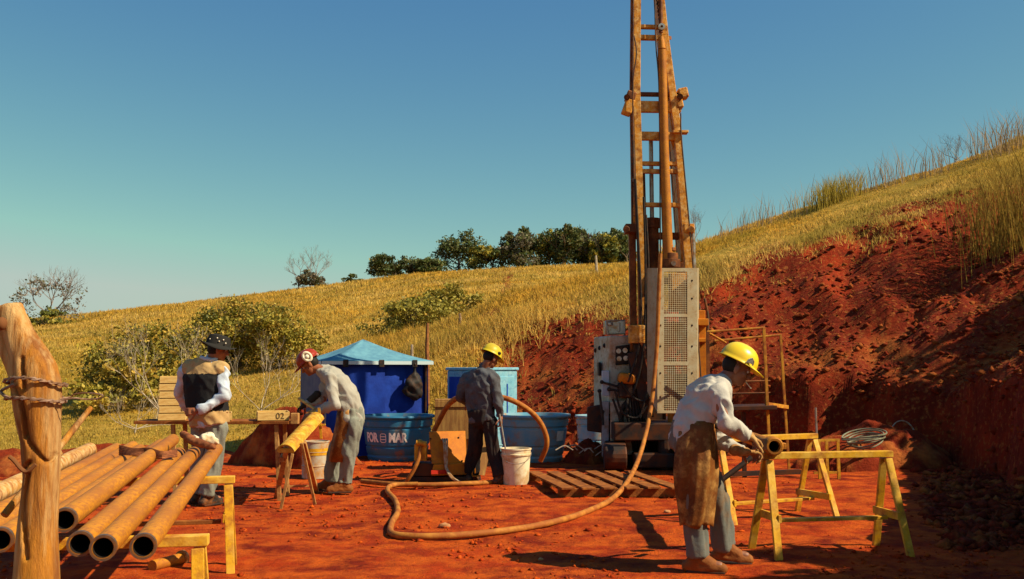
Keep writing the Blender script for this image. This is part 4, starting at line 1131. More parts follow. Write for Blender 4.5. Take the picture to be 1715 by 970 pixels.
# ------------------------------------------------------------------ orange pump unit
pc = Vector((P(744, 805, 12.75).x, 12.9, 0))
t = empty('mud_pump', 'orange pump unit with square cover plate on the ground', 'pump', pc)
def L_(px, py, dy=0.0): return P(px, py, 12.7 + dy)
mb = MB()
a, b, c, d = L_(718, 723, .10), L_(779, 722, .26), L_(781, 777, .08), L_(723, 777, -.10)
q = Vector((0, .05, 0)); mb.hexa([d, c, c + q, d + q, a, b, b + q, a + q]); mb.build('cover_plate', M_orange, t, bevel=.006)
mb = MB(); a, b, c, d = L_(726, 778, -.12), L_(791, 776, .06), L_(791, 795, .04), L_(722, 797, -.15); q = Vector((0, .36, 0)); mb.hexa([d, c, c + q, d + q, a, b, b + q, a + q]); mb.build('base_box', M_orange, t, bevel=.01)
mb = MB(); mb.beam(L_(722, 791, -.165), L_(748, 790, -.09), .012, .05); mb.build('red_strip', M_redp, t)
mb = MB(); mb.beam(L_(783, 735, -.03), L_(787, 782, -.05), .035, .035, up=(0, 1, 0)); mb.build('side_post', M_orange, t, bevel=.006)
mb = MB(); mb.box(L_(705, 757, .05), (.15, .18, .20)); mb.cyl(L_(700, 742, .0), L_(706, 752, -.02), .05, 12); mb.cyl(L_(697, 741, -.06), L_(714, 744, -.06), .035, 12); mb.ell(L_(703, 741, -.02), (.045, .045, .04)); mb.build('valve_head', M_yel, t, smooth=40)
mb = MB(); mb.box(L_(712, 785, .1), (.30, .30, .16)); mb.box(L_(740, 800, .15), (.75, .4, .06)); mb.build('skid', M_cabd, t, bevel=.008)
mb = MB(); mb.box(L_(752, 762, .62), (.42, .40, .40)); mb.build('housing', M_cabd, t, bevel=.02)
for px, py in ((721, 735), (768, 733), (722, 772), (774, 772)):
    dd_ = -.10 + (px - 720) / 60 * .17 + (777 - py) / 54 * .19; mb = MB(); mb.cyl(L_(px, py, dd_ - .015), L_(px, py, dd_ + .01), .012, 8); mb.build('bolt', M_cabd, t)
for k in range(3):
    mb = MB(); mb.tube(spline([L_(739 + 3.5 * k, 738, .12), L_(742 + 3.5 * k, 736, .0), L_(744 + 2.5 * k, 752, -.08), L_(745 + 2 * k, 772, -.09), L_(747 + k, 785, -.12), L_(756 + 2 * k, 801, -.2), L_(770 + 2 * k, 808, -.18)], 6), .011, 7); mb.build('hydraulic_hose', M_hoseg, t, smooth=60)
mb = MB(); mb.tube(spline([L_(704, 748, -.06), L_(702, 765, -.1), L_(694, 785, -.12), L_(683, 803, -.1), L_(676, 810, -.05)], 8), .026, 9); mb.build('outlet_hose', M_hose, t, smooth=60)
mb = MB(); mb.box(L_(791, 790, -.02), (.012, .1, .10)); mb.box(L_(798, 797, -.02), (.1, .1, .012)); mb.box(L_(796, 788, -.02), (.012, .08, .07)); mb.build('bracket', M_orange, t)

# pipe lying along the ground before the pump
mb = MB(); mb.tube(spline([G(606, 806, .03), G(660, 811, .035), G(720, 812, .035), G(780, 810, .04), G(826, 808, .03)], 8), .03, 9)
o = mb.build('suction_hose', M_hose, None, smooth=60); c0 = G(720, 811, .0); shift(o.data, -c0); o.location = c0; tag(o, 'straight brown hose lying along the ground before the orange pump', 'hose')
# big hose loop over the yard
hp = [P(1106, 425, 13.75), P(1103, 500, 13.72), P(1101, 560, 13.7), P(1097, 620, 13.65), P(1089, 690, 13.5), P(1074, 755, 13.0), P(1055, 800, 12.1), P(1030, 832, 11.2) * 1.0,
      G(985, 857, .04), G(940, 873, .035), G(880, 884, .035), G(810, 893, .035), G(740, 898, .035), G(685, 898, .035), G(656, 893, .035), G(656, 876, .035), G(666, 858, .035), G(662, 838, .035), G(649, 822, .035), G(658, 813, .04), G(700, 811, .05)]
hp[6] = G(1055, 800, .17); hp[7] = G(1027, 834, .07)
hp = [Vector((p.x, p.y, max(p.z, tz(p.x, p.y) + .026) if p.z < .3 else p.z)) for p in hp]
mb = MB(); mb.tube(spline(hp, 9), .029, 10)
o = mb.build('water_hose', M_hose, None, smooth=60); c0 = G(740, 898, 0); shift(o.data, -c0); o.location = c0
tag(o, 'long brown hose hanging from the mast guard and looping over the ground', 'hose')
# arched hose over the faded tank
mb = MB(); mb.tube(spline([P(727, 722, 13.5), P(735, 706, 13.4), P(748, 682, 13.2), P(762, 669, 13.0), P(775, 667, 12.95), P(800, 664, 13.1), P(830, 664, 13.3), P(858, 671, 13.3), P(884, 686, 13.4), P(903, 705, 13.5), P(914, 728, 13.55), P(915, 748, 13.6), P(905, 772, 13.7)], 8), .036, 10)
o = mb.build('arched_hose', M_hose, None, smooth=60); c0 = G(850, 800, 0); shift(o.data, -c0); o.location = c0
tag(o, 'thick brown hose held by the navy shirted man, arching to the faded tank', 'hose')

# white bucket
bc = G(864, 812); bc.z = 0
t = empty('bucket', 'dirty white plastic bucket standing beside the pallet', 'bucket', bc)
k = bc.y / F
mb = MB(); mb.lathe([(0, .0), (20.5 * k, 0), (21 * k, .01), (24 * k, .36), (25.5 * k, .365), (25.7 * k, .385), (24.4 * k, .39), (24.8 * k, .43), (26 * k, .435), (26 * k, .45), (23.3 * k, .45), (20 * k, .03), (0, .03)], bc, 32)
mb.build('shell', M_bucket, t, smooth=40)
mb = MB(); mb.tube([bc + Vector((25.5 * k * math.cos(a), -.27 * abs(math.sin(a)) - .02, .40 - .12 * math.sin(a) * 1)) for a in [math.pi * q / 14 for q in range(15)]], .004, 5); mb.build('handle', M_steel, t, smooth=60)
# drum behind the trestle
dc = G(528, 800); dc.z = 0
t = empty('steel_drum', 'small grey drum with yellow band behind the trestle', 'drum', dc)
k = dc.y / F
mb = MB(); mb.lathe([(0, 0), (22 * k, 0), (22 * k, .15), (23 * k, .16), (22 * k, .17), (22 * k, .33), (23 * k, .34), (22 * k, .35), (22 * k, .46), (23 * k, .465), (23 * k, .48), (21 * k, .48), (21 * k, .465), (0, .46)], dc, 28); mb.build('shell', M_drum, t, smooth=35)
mb = MB(); mb.lathe([(22.4 * k, .30), (22.5 * k, .30), (22.5 * k, .39), (22.4 * k, .39)], dc, 28); mb.build('band', M_yel, t, smooth=35)

# ------------------------------------------------------------------ pallet
p1, p2 = G(893, 790, .12), G(950, 818, .12)
q1 = G(1020, 792, .12)
t = empty('pallet', 'weathered wooden pallet lying flat before the drill rig', 'pallet', ((p1.x + q1.x) / 2, (p1.y + p2.y) / 2, 0))
sd = (p2 - p1); st = Vector((.245, .0, 0))
for k in range(6):
    a = p1 + st * k + Vector((0, 0, random.uniform(-.004, .004))); b = a + sd + Vector((random.uniform(-.02, .02), random.uniform(-.03, .03), 0))
    mb = MB(); mb.beam(a, b, .15, .022); mb.build('slat', M_plank, t, bevel=.003)
for u in (.06, .5, .94):
    a = p1 + sd * u + Vector((-.08, 0, -.06)); b = a + st * 5 + Vector((.16, 0, 0))
    mb = MB(); mb.beam(a, b, .045, .09); mb.build('stringer', M_plank, t, bevel=.003)
for u in (.1, .9):
    a = p1 + sd * u + Vector((-.08, 0, -.114)); mb = MB(); mb.beam(a, a + st * 5 + Vector((.16, 0, 0)), .1, .016); mb.build('bottom_board', M_plank, t)

# ------------------------------------------------------------------ wooden trestle with yellow tray
p0 = G(495, 830)
t = empty('work_trestle', 'rough wooden trestle under the tilted yellow tray', 'trestle', (p0.x, 10.9, 0))
nearT, farT = P(490, 745, 10.5), P(518, 712, 11.2)
mb = MB()
for a, b, w_, h_ in ((P(480, 752, 10.6), G(462, 832), .05, .028), (P(490, 760, 10.45), G(470, 850), .03, .022), (P(505, 742, 10.6), G(528, 842), .03, .022), (P(507, 740, 10.7), G(530, 822), .07, .035)):
    mb = MB(); mb.beam(a, b - Vector((0, 0, .03)), w_, h_, up=(0, 1, 0)); mb.build('leg', M_trestle, t, bevel=.003)
mb = MB(); mb.beam(G(478, 815, .1), G(517, 814, .1), .02, .022); mb.build('cross_bar', M_trestle, t)
mb = MB(); mb.beam(P(472, 770, 10.7), P(486, 735, 11.4), .05, .05); mb.build('ridge_beam', M_trestle, t)
na, fa = P(478, 752, 10.45), P(529, 697, 11.35)
t = empty('yellow_tray', 'yellow painted tray tilted on the wooden trestle', 'tray', na)
d, s, u = frame(fa - na)
mb = MB(); n = 10
for r_, mm in ((.125, 0),):
    pass
L = (fa - na).length
for k in range(n):
    a0, a1 = R(-78 + 156 * k / n), R(-78 + 156 * (k + 1) / n)
    f = lambda a, r, e: (na if e == 0 else fa) + s * math.sin(a) * r + u * (math.cos(a) * r - .05)
    mb.hexa([f(a0, .085, 0), f(a1, .085, 0), f(a1, .085, 1), f(a0, .085, 1), f(a0, .10, 0), f(a1, .10, 0), f(a1, .10, 1), f(a0, .10, 1)])
me = mb.mesh('shell'); bm = bmesh.new(); bm.from_mesh(me); bmesh.ops.remove_doubles(bm, verts=bm.verts, dist=.0005); bmesh.ops.recalc_face_normals(bm, faces=bm.faces); bm.to_mesh(me); bm.free()
shift(me, -na); link('shell', me, M_yeld, t, 50)
mb = MB(); mb.beam(na + d * .01 - s * .085 - u * .02, na + d * .01 + s * .085 - u * .02, .02, .05, up=u); mb.build('end_lip', M_yeld, t, bevel=.004)
# yellow ratchet strap hanging by the man in the red helmet
mb = MB(); mb.beam(P(534, 683, 11.4), P(538, 735, 11.4), .03, .012, up=(0, 1, 0)); mb.beam(P(537, 713, 11.39), P(545, 711, 11.39), .02, .02); o = mb.build('clamp_bar', M_yel, None, bevel=.002)
c0 = P(536, 735, 11.4); shift(o.data, -c0); o.location = c0; tag(o, 'thin yellow clamp bar hanging at the apron of the red helmeted man', 'clamp')
# small wooden block hanging left of the trestle
mb = MB(); mb.box(P(494, 701, 11.1), (.085, .08, .12)); o = mb.build('wood_block', M_trestle, None, bevel=.006); c0 = P(494, 702, 11.1); shift(o.data, -c0); o.location = c0
tag(o, 'small wooden block at the end of the plank table, right of tray 02', 'wood block')

# ------------------------------------------------------------------ drill rig
RY = 14.3
rc = Vector((P(1115, 780, RY).x, RY + .3, 0))
rig = empty('drill_rig', 'tall ochre drilling rig with lattice mast and perforated guard', 'drilling rig', rc)
def Q(px, py, dy=0.0): return P(px, py, RY + dy)
def part(name, mb, m, smooth=None, bevel=0.0, parent=None): return mb.build(name, m, parent or rig, smooth, bevel)
# chords, front pair and back pair, tapering upwards beyond the frame
def chord(pts, w, h, dy, m):
    mb = MB(); 
    for (a, b) in zip(pts[:-1], pts[1:]): mb.beam(Q(*a, dy), Q(*b, dy), w, h, up=(0, 1, 0))
    return part('chord', mb, m, bevel=.006)
chord([(1068, -150), (1066, 160), (1072, 360), (1076, 560)], .105, .10, 0, M_mast)
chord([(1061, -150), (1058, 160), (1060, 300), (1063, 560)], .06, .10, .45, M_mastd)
chord([(1090, -150), (1113, 60), (1134, 215), (1152, 440), (1166, 700)], .105, .10, 0, M_mast)
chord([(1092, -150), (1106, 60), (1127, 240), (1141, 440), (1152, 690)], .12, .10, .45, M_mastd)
chord([(1088, -150), (1106, 90), (1128, 250), (1140, 440)], .03, .30, .22, M_mast)
chord([(1078, 290), (1082, 440), (1085, 600)], .035, .07, .2, M_mastd)
# cross bars
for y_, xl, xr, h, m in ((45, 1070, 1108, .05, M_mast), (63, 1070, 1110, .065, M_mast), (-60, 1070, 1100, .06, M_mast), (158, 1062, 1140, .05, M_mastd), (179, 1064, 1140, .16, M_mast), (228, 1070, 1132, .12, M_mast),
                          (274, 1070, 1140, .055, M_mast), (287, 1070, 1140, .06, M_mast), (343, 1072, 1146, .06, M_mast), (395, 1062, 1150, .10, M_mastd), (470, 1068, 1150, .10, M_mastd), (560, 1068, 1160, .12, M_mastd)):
    mb = MB(); mb.beam(Q(xl, y_, .0 if y_ < 390 else .2), Q(xr, y_ + 1, .02 if y_ < 390 else .2), .09, h); part('crossbar', mb, m, bevel=.005)
for (x0, y0, x1, y1) in ((1060, 160, 1060, 230), (1124, 228, 1140, 290), (1136, 290, 1128, 343), (1146, 345, 1132, 392), (1110, 62, 1122, 158), (1062, 230, 1064, 300), (1064, 300, 1062, 390)):
    mb = MB(); mb.beam(Q(x0, y0, 0), Q(x1, y1, .45), .035, .035); part('brace', mb, M_mast)
    mb = MB(); mb.beam(Q(x0, y0, .02), Q(x1, y0 + 2, .44), .05, .05); part('side_bar', mb, M_mastd)
# pin joints where the mast folds
for c_, w_, h_, m in (((1056, 163), .14, .14, M_mastd), ((1052, 180), .14, .22, M_mast), ((1143, 158), .14, .15, M_mast), ((1136, 172), .10, .2, M_mast)):
    mb = MB(); mb.box(Q(*c_, .05), (w_, .22, h_), rot=Matrix.Rotation(R(20 if c_[0] < 1100 else -12), 3, 'Y')); part('hinge_block', mb, m, bevel=.02)
for c_ in ((1050, 163), (1139, 162)):
    mb = MB(); mb.cyl(Q(*c_, -.1), Q(*c_, .2), .045, 14); mb.cyl(Q(*c_, -.13), Q(*c_, -.09), .03, 10); part('pin', mb, M_mastd, smooth=40)
mb = MB(); mb.box(Q(1139, 222, -.02), (.22, .16, .035)); part('step_plate', mb, M_mast, bevel=.004)
# rod string / feed tube
mb = MB(); ax = lambda y: 1105 + (y + 100) * .022
mb.tube([Q(1105, -120, -.08), Q(1107, 55, -.08)], .03, 12); part('wire_line', mb, M_mastd, smooth=50)
mb = MB(); mb.tube([Q(1107, 62, -.08), Q(1108.5, 82, -.08)], [.038, .055], 14); mb.tube([Q(1108.5, 84, -.08), Q(1112, 240, -.08), Q(1119, 436, -.08)], [.062, .068, .075], 18); part('rod_tube', mb, M_rust, smooth=50)
mb = MB()
for y_, r_, h_ in ((418, .088, .05), (430, .115, .10), (442, .15, .12)):
    c_ = Q(1122, y_, -.05); mb.cyl(c_ - Vector((0, 0, h_ / 2)), c_ + Vector((0, 0, h_ / 2)), r_, 20)
part('drill_head', mb, M_mastd, smooth=35, bevel=.006)
mb = MB(); mb.cyl(Q(1128, 441, -.24), Q(1128, 441, -.19), .035, 12); part('eye_bolt', mb, M_steel, smooth=40)
for k in range(9):
    mb = MB(); c_ = Q(1101 + .8 * k, -6 + 6.2 * k, -.06); mb.lathe([(.018, -.012), (.030, -.012), (.030, .012), (.018, .012)], c_, 8, (0.3 if k % 2 else 1, 1, .2)); part('chain_link', mb, M_cabd)
mb = MB(); c_ = Q(1108, 45, -.10); mb.lathe([(.02, -.02), (.05, -.02), (.05, .02), (.02, .02), (.02, -.02)], c_, 14, (0, 1, 0)); part('shackle', mb, M_steel, smooth=40)
# feed cylinder
mb = MB(); mb.cyl(Q(1090, 232, .22), Q(1092, 368, .22), .032, 12); part('piston_rod', mb, M_steel, smooth=40)
mb = MB(); mb.cyl(Q(1092, 366, .22), Q(1092, 382, .22), .115, 16); mb.cyl(Q(1093, 380, .22), Q(1095, 620, .22), .09, 16); part('feed_cylinder', mb, M_mastd, smooth=40)
for x_, y0, y1 in ((1160, 386, 480), (1164, 475, 640)):
    mb = MB(); mb.cyl(Q(x_, y0, .05), Q(x_ + 3, y1, .05), .036, 12); part('side_cylinder', mb, M_steel, smooth=40)
for x_, sgn in ((1055, 1), (1152, -1)):
    mb = MB(); mb.box(Q(x_, 384, .05), (.15, .24, .13)); mb.cyl(Q(x_ - 6 * sgn, 384, -.12), Q(x_ - 6 * sgn, 384, .2), .05, 12); part('lug', mb, M_mast if sgn < 0 else M_mastd, smooth=40, bevel=.008)
mb = MB(); mb.beam(Q(1058, 390, .1), Q(1061, 590, .1), .09, .09, up=(0, 1, 0)); part('side_leg', mb, M_mastd, bevel=.005)
mb = MB(); mb.beam(Q(1172, 520, .1), Q(1177, 700, .1), .13, .14, up=(0, 1, 0)); part('side_leg', mb, M_orange, bevel=.008)
mb = MB(); mb.box(Q(1173, 540, 0), (.20, .2, .10)); mb.box(Q(1173, 570, 0), (.18, .2, .06)); part('clamp', mb, M_orange, bevel=.01)
for a, b in (((1168, 500), (1186, 620)), ((1176, 590), (1192, 690)), ((1180, 500), (1185, 560))):
    mb = MB(); mb.tube(spline([Q(*a, .1), Q((a[0] + b[0]) / 2 + 3, (a[1] + b[1]) / 2, .12), Q(*b, .1)], 6), .02, 7); part('hydraulic_hose', mb, M_hosed, smooth=60)
# thin lines along the mast
for a in ([(1095, -120), (1098, 60), (1104, 160), (1106, 430)], [(1140, 190), (1142, 240), (1160, 440), (1178, 690)], [(1062, 60), (1066, 90), (1060, 150), (1062, 300), (1068, 420), (1072, 560)]):
    mb = MB(); mb.tube(spline([Q(x_, y_, -.10) for x_, y_ in a], 8), .011, 6); part('cable', mb, M_hosed, smooth=60)
# guard: folded sheet with three perforated windows
gx0, gx1 = 1101, 1167
GD = -.42
def Gp(px, py, dy=0): return Q(px, py, GD + dy + max(0.0, (px - 1101) / 66 * .16))
mb = MB()
def strip(x0, y0, x1, y1, w0=None): mb.hexa([Gp(x0, y1), Gp(x1, y1), Gp(x1, y1, .012), Gp(x0, y1, .012), Gp(x0, y0), Gp(x1, y0), Gp(x1, y0, .012), Gp(x0, y0, .012)])
wx0, wx1 = 1112, 1151
for a in ((gx0, 449, wx0, 692), (wx1, 449, gx1, 692), (wx0, 449, wx1, 455), (wx0, 526, wx1, 531), (wx0, 606, wx1, 612), (wx0, 688, wx1, 692)): strip(*a)
g = part('guard', mb, M_guard)
mb = MB(); mb.hexa([Gp(1084, 655, .22), Gp(1101, 692), Gp(1101.4, 692, .014), Gp(1084.5, 655, .234), Gp(1084, 449, .22), Gp(1101, 449), Gp(1101.4, 449, .014), Gp(1084.5, 449, .234)]); part('guard_flange', mb, M_guard)
mb = MB(); mb.hexa([Gp(1167, 692), Gp(1170, 690, .25), Gp(1170.6, 690, .25), Gp(1167.6, 692, 0), Gp(1167, 449), Gp(1170, 449, .25), Gp(1170.6, 449, .25), Gp(1167.6, 449, 0)]); part('guard_flange', mb, M_guard)
for (y0, y1) in ((455, 526), (531, 606), (612, 688)):
    mb = MB(); nx = 11; ny = int(nx * (y1 - y0) / (wx1 - wx0))
    for j in range(ny):
        for i in range(nx):
            sx_ = (wx1 - wx0) / nx; sy_ = (y1 - y0) / ny
            cx_, cy_ = wx0 + (i + .5) * sx_, y0 + (j + .5) * sy_
            o8 = [(1, 0), (1, 1), (0, 1), (-1, 1), (-1, 0), (-1, -1), (0, -1), (1, -1)]
            vs = [Gp(cx_ + a * sx_ / 2, cy_ + b * sy_ / 2, .004) for a, b in o8]
            vs += [Gp(cx_ + math.cos(R(45 * k)) * sx_ * .44, cy_ + math.sin(R(45 * k)) * sy_ * .44, .004) for k in range(8)]
            mb.add(vs, [(k, (k + 1) % 8, 8 + (k + 1) % 8, 8 + k) for k in range(8)])
    me = mb.mesh('perforated_sheet'); shift(me, -wloc(rig)); o = link('perforated_sheet', me, M_guard, g); o['kind'] = 'stuff'
for y_ in (470, 500, 545, 580, 625, 665):
    for x_ in (1106, 1159):
        mb = MB(); mb.cyl(Gp(x_, y_, -.008), Gp(x_, y_, .005), .014, 8); part('rivet', mb, M_cabd, parent=g)
# machinery seen through the guard
mb = MB(); mb.box(Q(1134, 490, -.05), (.22, .2, .55)); part('rotation_unit', mb, M_mast, bevel=.02)
mb = MB(); mb.box(Q(1128, 560, -.02), (.34, .22, .34)); mb.cyl(Q(1128, 575, -.16), Q(1128, 540, -.16), .07, 14); part('rotation_unit', mb, M_orange, bevel=.02)
mb = MB(); mb.tube([Q(1124, 600, -.1), Q(1126, 790, -.1)], .06, 14); part('drill_rod', mb, M_rust, smooth=40)
mb = MB(); mb.box(Q(1132, 655, .05), (.3, .25, .5)); part('slide', mb, M_mastd, bevel=.02)
# cabinet
mb = MB()
def cab(name, x0, x1, x2, y0, y0b, y1, dyf, m):
    """box: left side face between x0 and x1 (front edge), front between x1 and x2"""
    dep = .85
    v = [Q(x1, y1, dyf), Q(x2, y1, dyf + .06), Q(x2, y1, dyf + dep), P(x0, y1, RY + dyf + dep), Q(x1, y0, dyf), Q(x2, y0, dyf + .06), Q(x2, y0, dyf + dep), P(x0, y0b, RY + dyf + dep)]
    zb = min(q.z for q in v[:4]); 
    for q in v[:4]: q.z = zb
    v[7].z = v[4].z; v[6].z = v[4].z; v[5].z = v[4].z
    mb = MB(); mb.hexa(v); return part(name, mb, m, bevel=.025)
cb = cab('cabinet', 994, 1021, 1066, 562, 566, 690, .15, M_cab)
mb = MB(); mb.hexa([Q(1031, 612, .135), Q(1054, 610, .165), Q(1054, 610, .24), Q(1031, 612, .24), Q(1031, 580, .135), Q(1054, 577, .165), Q(1054, 577, .24), Q(1031, 580, .24)]); gp = part('gauge_panel', mb, M_black, bevel=.01, parent=cb)
for x_, y_ in ((1036, 588), (1047, 587), (1037, 601), (1048, 600)):
    mb = MB(); mb.cyl(Q(x_, y_, .125), Q(x_, y_, .15), .036, 14); mb.build('gauge', M_steel, cb, 40)
for x_, y_ in ((998, 587), (1005, 583), (1013, 579)):
    mb = MB(); c_ = Q(x_, y_, .15 + .85 * (1021 - x_) / 27); mb.ell(c_, (.035, .035, .035)); mb.build('knob', M_black, cb, 60)
mb = MB(); mb.box(Q(1003, 618, .6), (.03, .22, .20)); mb.build('handle', M_black, cb, bevel=.01)
mb = MB(); mb.box(Q(1014, 642, .12), (.10, .12, .36)); mb.build('side_bin', mat('pale_blue_paint', (.35, .42, .5), .5), cb, bevel=.01)
mb = MB(); mb.box(Q(1029, 549, .5), (.30, .3, .20)); mb.cyl(Q(1036, 556, .4), Q(1036, 540, .4), .055, 14); mb.cyl(Q(1022, 545, .3), Q(1022, 540, .3), .04, 12); part('top_tank', mb, M_steel, smooth=40, bevel=.01)
mb = MB(); mb.tube([Q(1018, 560, .3), Q(1016, 538, .3), Q(1024, 537, .3), Q(1046, 537, .4), Q(1046, 560, .4)], .015, 8); part('tube_frame', mb, M_cab, smooth=60)
mb = MB(); mb.box(Q(1049, 634, .02), (.24, .3, .15), rot=Matrix.Rotation(R(8), 3, 'Y')); part('motor_cover', mb, M_orange, bevel=.05)
mb = MB(); mb.box(Q(1047, 654, .06), (.20, .25, .2)); part('motor', mb, M_cabd, bevel=.02)
mb = MB(); mb.hexa([Q(1022, 762, .05), Q(1085, 762, .05), Q(1085, 762, .7), Q(1022, 762, .7), Q(1022, 672, .05), Q(1085, 668, .05), Q(1085, 668, .7), Q(1022, 672, .7)]); part('lower_housing', mb, M_cab, bevel=.02)
mb = MB(); c_ = Q(1060, 700, .04); mb.tube([c_ + Vector((.17 * math.cos(a), -.02, .26 * math.sin(a))) for a in [R(60 + 10 * k) for k in range(22)]], .035, 9); part('loop_hose', mb, M_black, smooth=60)
mb = MB(); mb.hexa([Q(1008, 765, .1), Q(1020, 765, .1), Q(1020, 765, .5), Q(1008, 765, .5), Q(1008, 672, .1), Q(1020, 672, .1), Q(1020, 672, .5), Q(1008, 672, .5)]); part('side_panel', mb, mat('grey_blue_panel', (.30, .33, .36), .5, c2=(.2, .14, .1), scale=6, amount=.4), bevel=.01)
mb = MB(); mb.hexa([Q(983, 722, .3), Q(1012, 726, .3), Q(1012, 722, .8), Q(983, 718, .8), Q(983, 682, .3), Q(1012, 676, .3), Q(1012, 676, .8), Q(983, 682, .8)]); part('tool_box', mb, M_cabd, bevel=.02)
for a, b in (((1008, 640), (1062, 655)), ((1020, 652), (1058, 658)), ((1054, 600), (1060, 655)), ((1004, 655), (1009, 700)), ((1009, 690), (1010, 712))):
    mb = MB(); mb.cyl(Q(*a, .02), Q(*b, -.02), .018, 8); mb.ell(Q(*a, .02), (.03, .03, .03)); part('lever', mb, M_black, smooth=50)
mb = MB()
for k in range(6):
    mb.tube(spline([Q(1052 + 3 * k, 655, .0), Q(1050 + 6 * k, 690 + 4 * k, -.08 + .02 * k), Q(1058 + 5 * k, 730, .0), Q(1064 + 4 * k, 770, .1)], 6), .022, 7)
part('hose_bundle', mb, M_black, smooth=60)
mb = MB(); mb.beam(Q(1066, 545, -.05), Q(1066, 575, -.05), .22, .2, up=(0, 1, 0)); part('bracket', mb, M_mast, bevel=.01)
mb = MB(); mb.beam(Q(1062, 560, -.02), Q(1083, 640, -.05), .10, .12, up=(0, 1, 0)); mb.beam(Q(1072, 560, -.03), Q(1085, 590, -.03), .03, .03); mb.beam(Q(1060, 590, .0), Q(1085, 700, .0), .16, .16, up=(0, 1, 0)); part('swing_arm', mb, M_cabd, bevel=.01)
mb = MB(); mb.cyl(Q(1064, 566, -.1), Q(1086, 586, -.1), .022, 8); part('tilt_cylinder', mb, M_steel, smooth=40)
for a in ([(1064, 300), (1070, 420), (1074, 520), (1068, 590), (1052, 640)], [(1078, 330), (1081, 430), (1080, 540), (1074, 610), (1060, 660)], [(1082, 360), (1086, 450), (1083, 560), (1086, 640), (1072, 700)],
          [(1030, 655), (1042, 690), (1066, 700), (1084, 680)], [(1026, 668), (1046, 716), (1070, 726), (1090, 700)], [(1040, 640), (1058, 664), (1078, 672), (1090, 660)]):
    mb = MB(); mb.tube(spline([Q(x_, y_, -.12) for x_, y_ in a], 8), .017, 7); part('hydraulic_hose', mb, M_black, smooth=60)
# skid and tracks
for sx, x_ in ((-1, 1030), (1, 1150)):
    mb = MB(); a, b = P(x_, 770, RY - .5), P(x_, 770, RY + 1.9); a.z = b.z = .22
    mb.beam(a, b, .30, .36); mb.cyl((a.x - .15, a.y, .22), (a.x + .15, a.y, .22), .18, 20); mb.cyl((b.x - .15, b.y, .22), (b.x + .15, b.y, .22), .18, 20)
    part('crawler_track', mb, M_cabd, bevel=.02)
mb = MB(); a = P(1090, 770, RY + .5); mb.box((a.x, RY + .6, .55), (1.25, 1.9, .25)); part('chassis', mb, M_cabd, bevel=.02)
mb = MB(); a = P(1115, 770, RY - .3); mb.box((a.x, RY - .25, .16), (.9, .35, .2)); mb.cyl((a.x, RY - .25, 0), (a.x, RY - .25, .5), .1, 14); part('foot_clamp', mb, M_cabd, bevel=.02)
mb = MB(); mb.box(Q(1060, 720, .9), (.9, .8, .9)); part('engine', mb, M_cabd, bevel=.04)

# ------------------------------------------------------------------ railed stand beside the rig
SY = 13.2
M_standy = mat('rusty_yellow_paint', (0.55, 0.26, 0.025), 0.6, c2=(0.32, 0.10, 0.02), scale=9, amount=0.45)
t = empty('railed_stand', 'yellow steel operator stand with guard rail right of the rig', 'stand', (P(1285, 790, SY).x, SY, 0))
def S_(px, py, dy=0): return P(px, py, SY + dy)
for a, b, w_ in (((1279, 549), (1291, 800), .036), ((1307, 560), (1321, 745), .032)):
    dy = 0 if a[0] < 1300 else .5
    mb = MB(); aa, bb = S_(*a, dy), S_(*b, dy); bb.z = -.03
    mb.beam(aa, bb, w_, w_, up=(0, 1, 0)); mb.build('post', M_standy, t, bevel=.003)
for a, b, d0, d1 in (((1184, 556), (1281, 549), 0, 0), ((1197, 571), (1309, 561), .5, .5), ((1184, 556), (1215, 574), 0, .5)):
    mb = MB(); mb.cyl(S_(*a, d0), S_(*b, d1), .016, 9); mb.build('rail', M_standy, t, smooth=40)
mb = MB(); mb.beam(S_(1284, 677), S_(1318, 682, .5), .05, .05); mb.build('step_bar', M_standy, t, bevel=.003)
mb = MB(); mb.beam(S_(1190, 683, .2), S_(1290, 681, .2), .7, .05); mb.build('platform_plate', M_cabd, t, bevel=.004)
for px in (1196, 1245):
    mb = MB(); a = S_(px, 690, .0); mb.beam(a, (a.x, a.y, -.03), .05, .05, up=(0, 1, 0)); mb.build('post', M_cabd, t)
    mb = MB(); a = S_(px, 690, .5); mb.beam(a, (a.x, a.y, -.03), .05, .05, up=(0, 1, 0)); mb.build('post', M_cabd, t)
mb = MB(); a, b = S_(1185, 556), S_(1189, 800); b.z = -.03; mb.beam(a, b, .04, .04, up=(0, 1, 0)); mb.build('post', M_mastd, t)
for y_ in (640, 660):
    mb = MB(); mb.cyl(S_(1190, y_, .3), S_(1290, y_ - 2, .3), .012, 7); mb.build('rail', M_mastd, t)
mb = MB(); mb.beam(S_(1196, 795, -.1), S_(1340, 790, .1), .08, .06); mb.build('base_beam', M_cabd, t)
# small steel frame behind the front sawhorse
FY = 13.0
t = empty('pipe_rack', 'small rusty yellow steel frame behind the front sawhorse', 'rack', (P(1390, 790, FY).x, FY, 0))
def F_(px, py, dy=0): return P(px, py, FY + dy)
for x_ in (1373, 1386, 1405):
    mb = MB(); a = F_(x_ - 2, 738); b = F_(x_, 795); mb.beam(a, (b.x, b.y, -.02), .035, .035, up=(0, 1, 0)); mb.build('post', M_yel, t)
for y_, dy in ((738, 0), (792, 0)):
    mb = MB(); mb.beam(F_(1371 - 8, y_, dy), F_(1406, y_ - 1, dy), .03, .03); mb.build('rail', M_yel, t)
mb = MB(); mb.cyl(F_(1366, 683, .6), F_(1368, 738, .6), .015, 7); mb.build('thin_rod', M_steel, t)

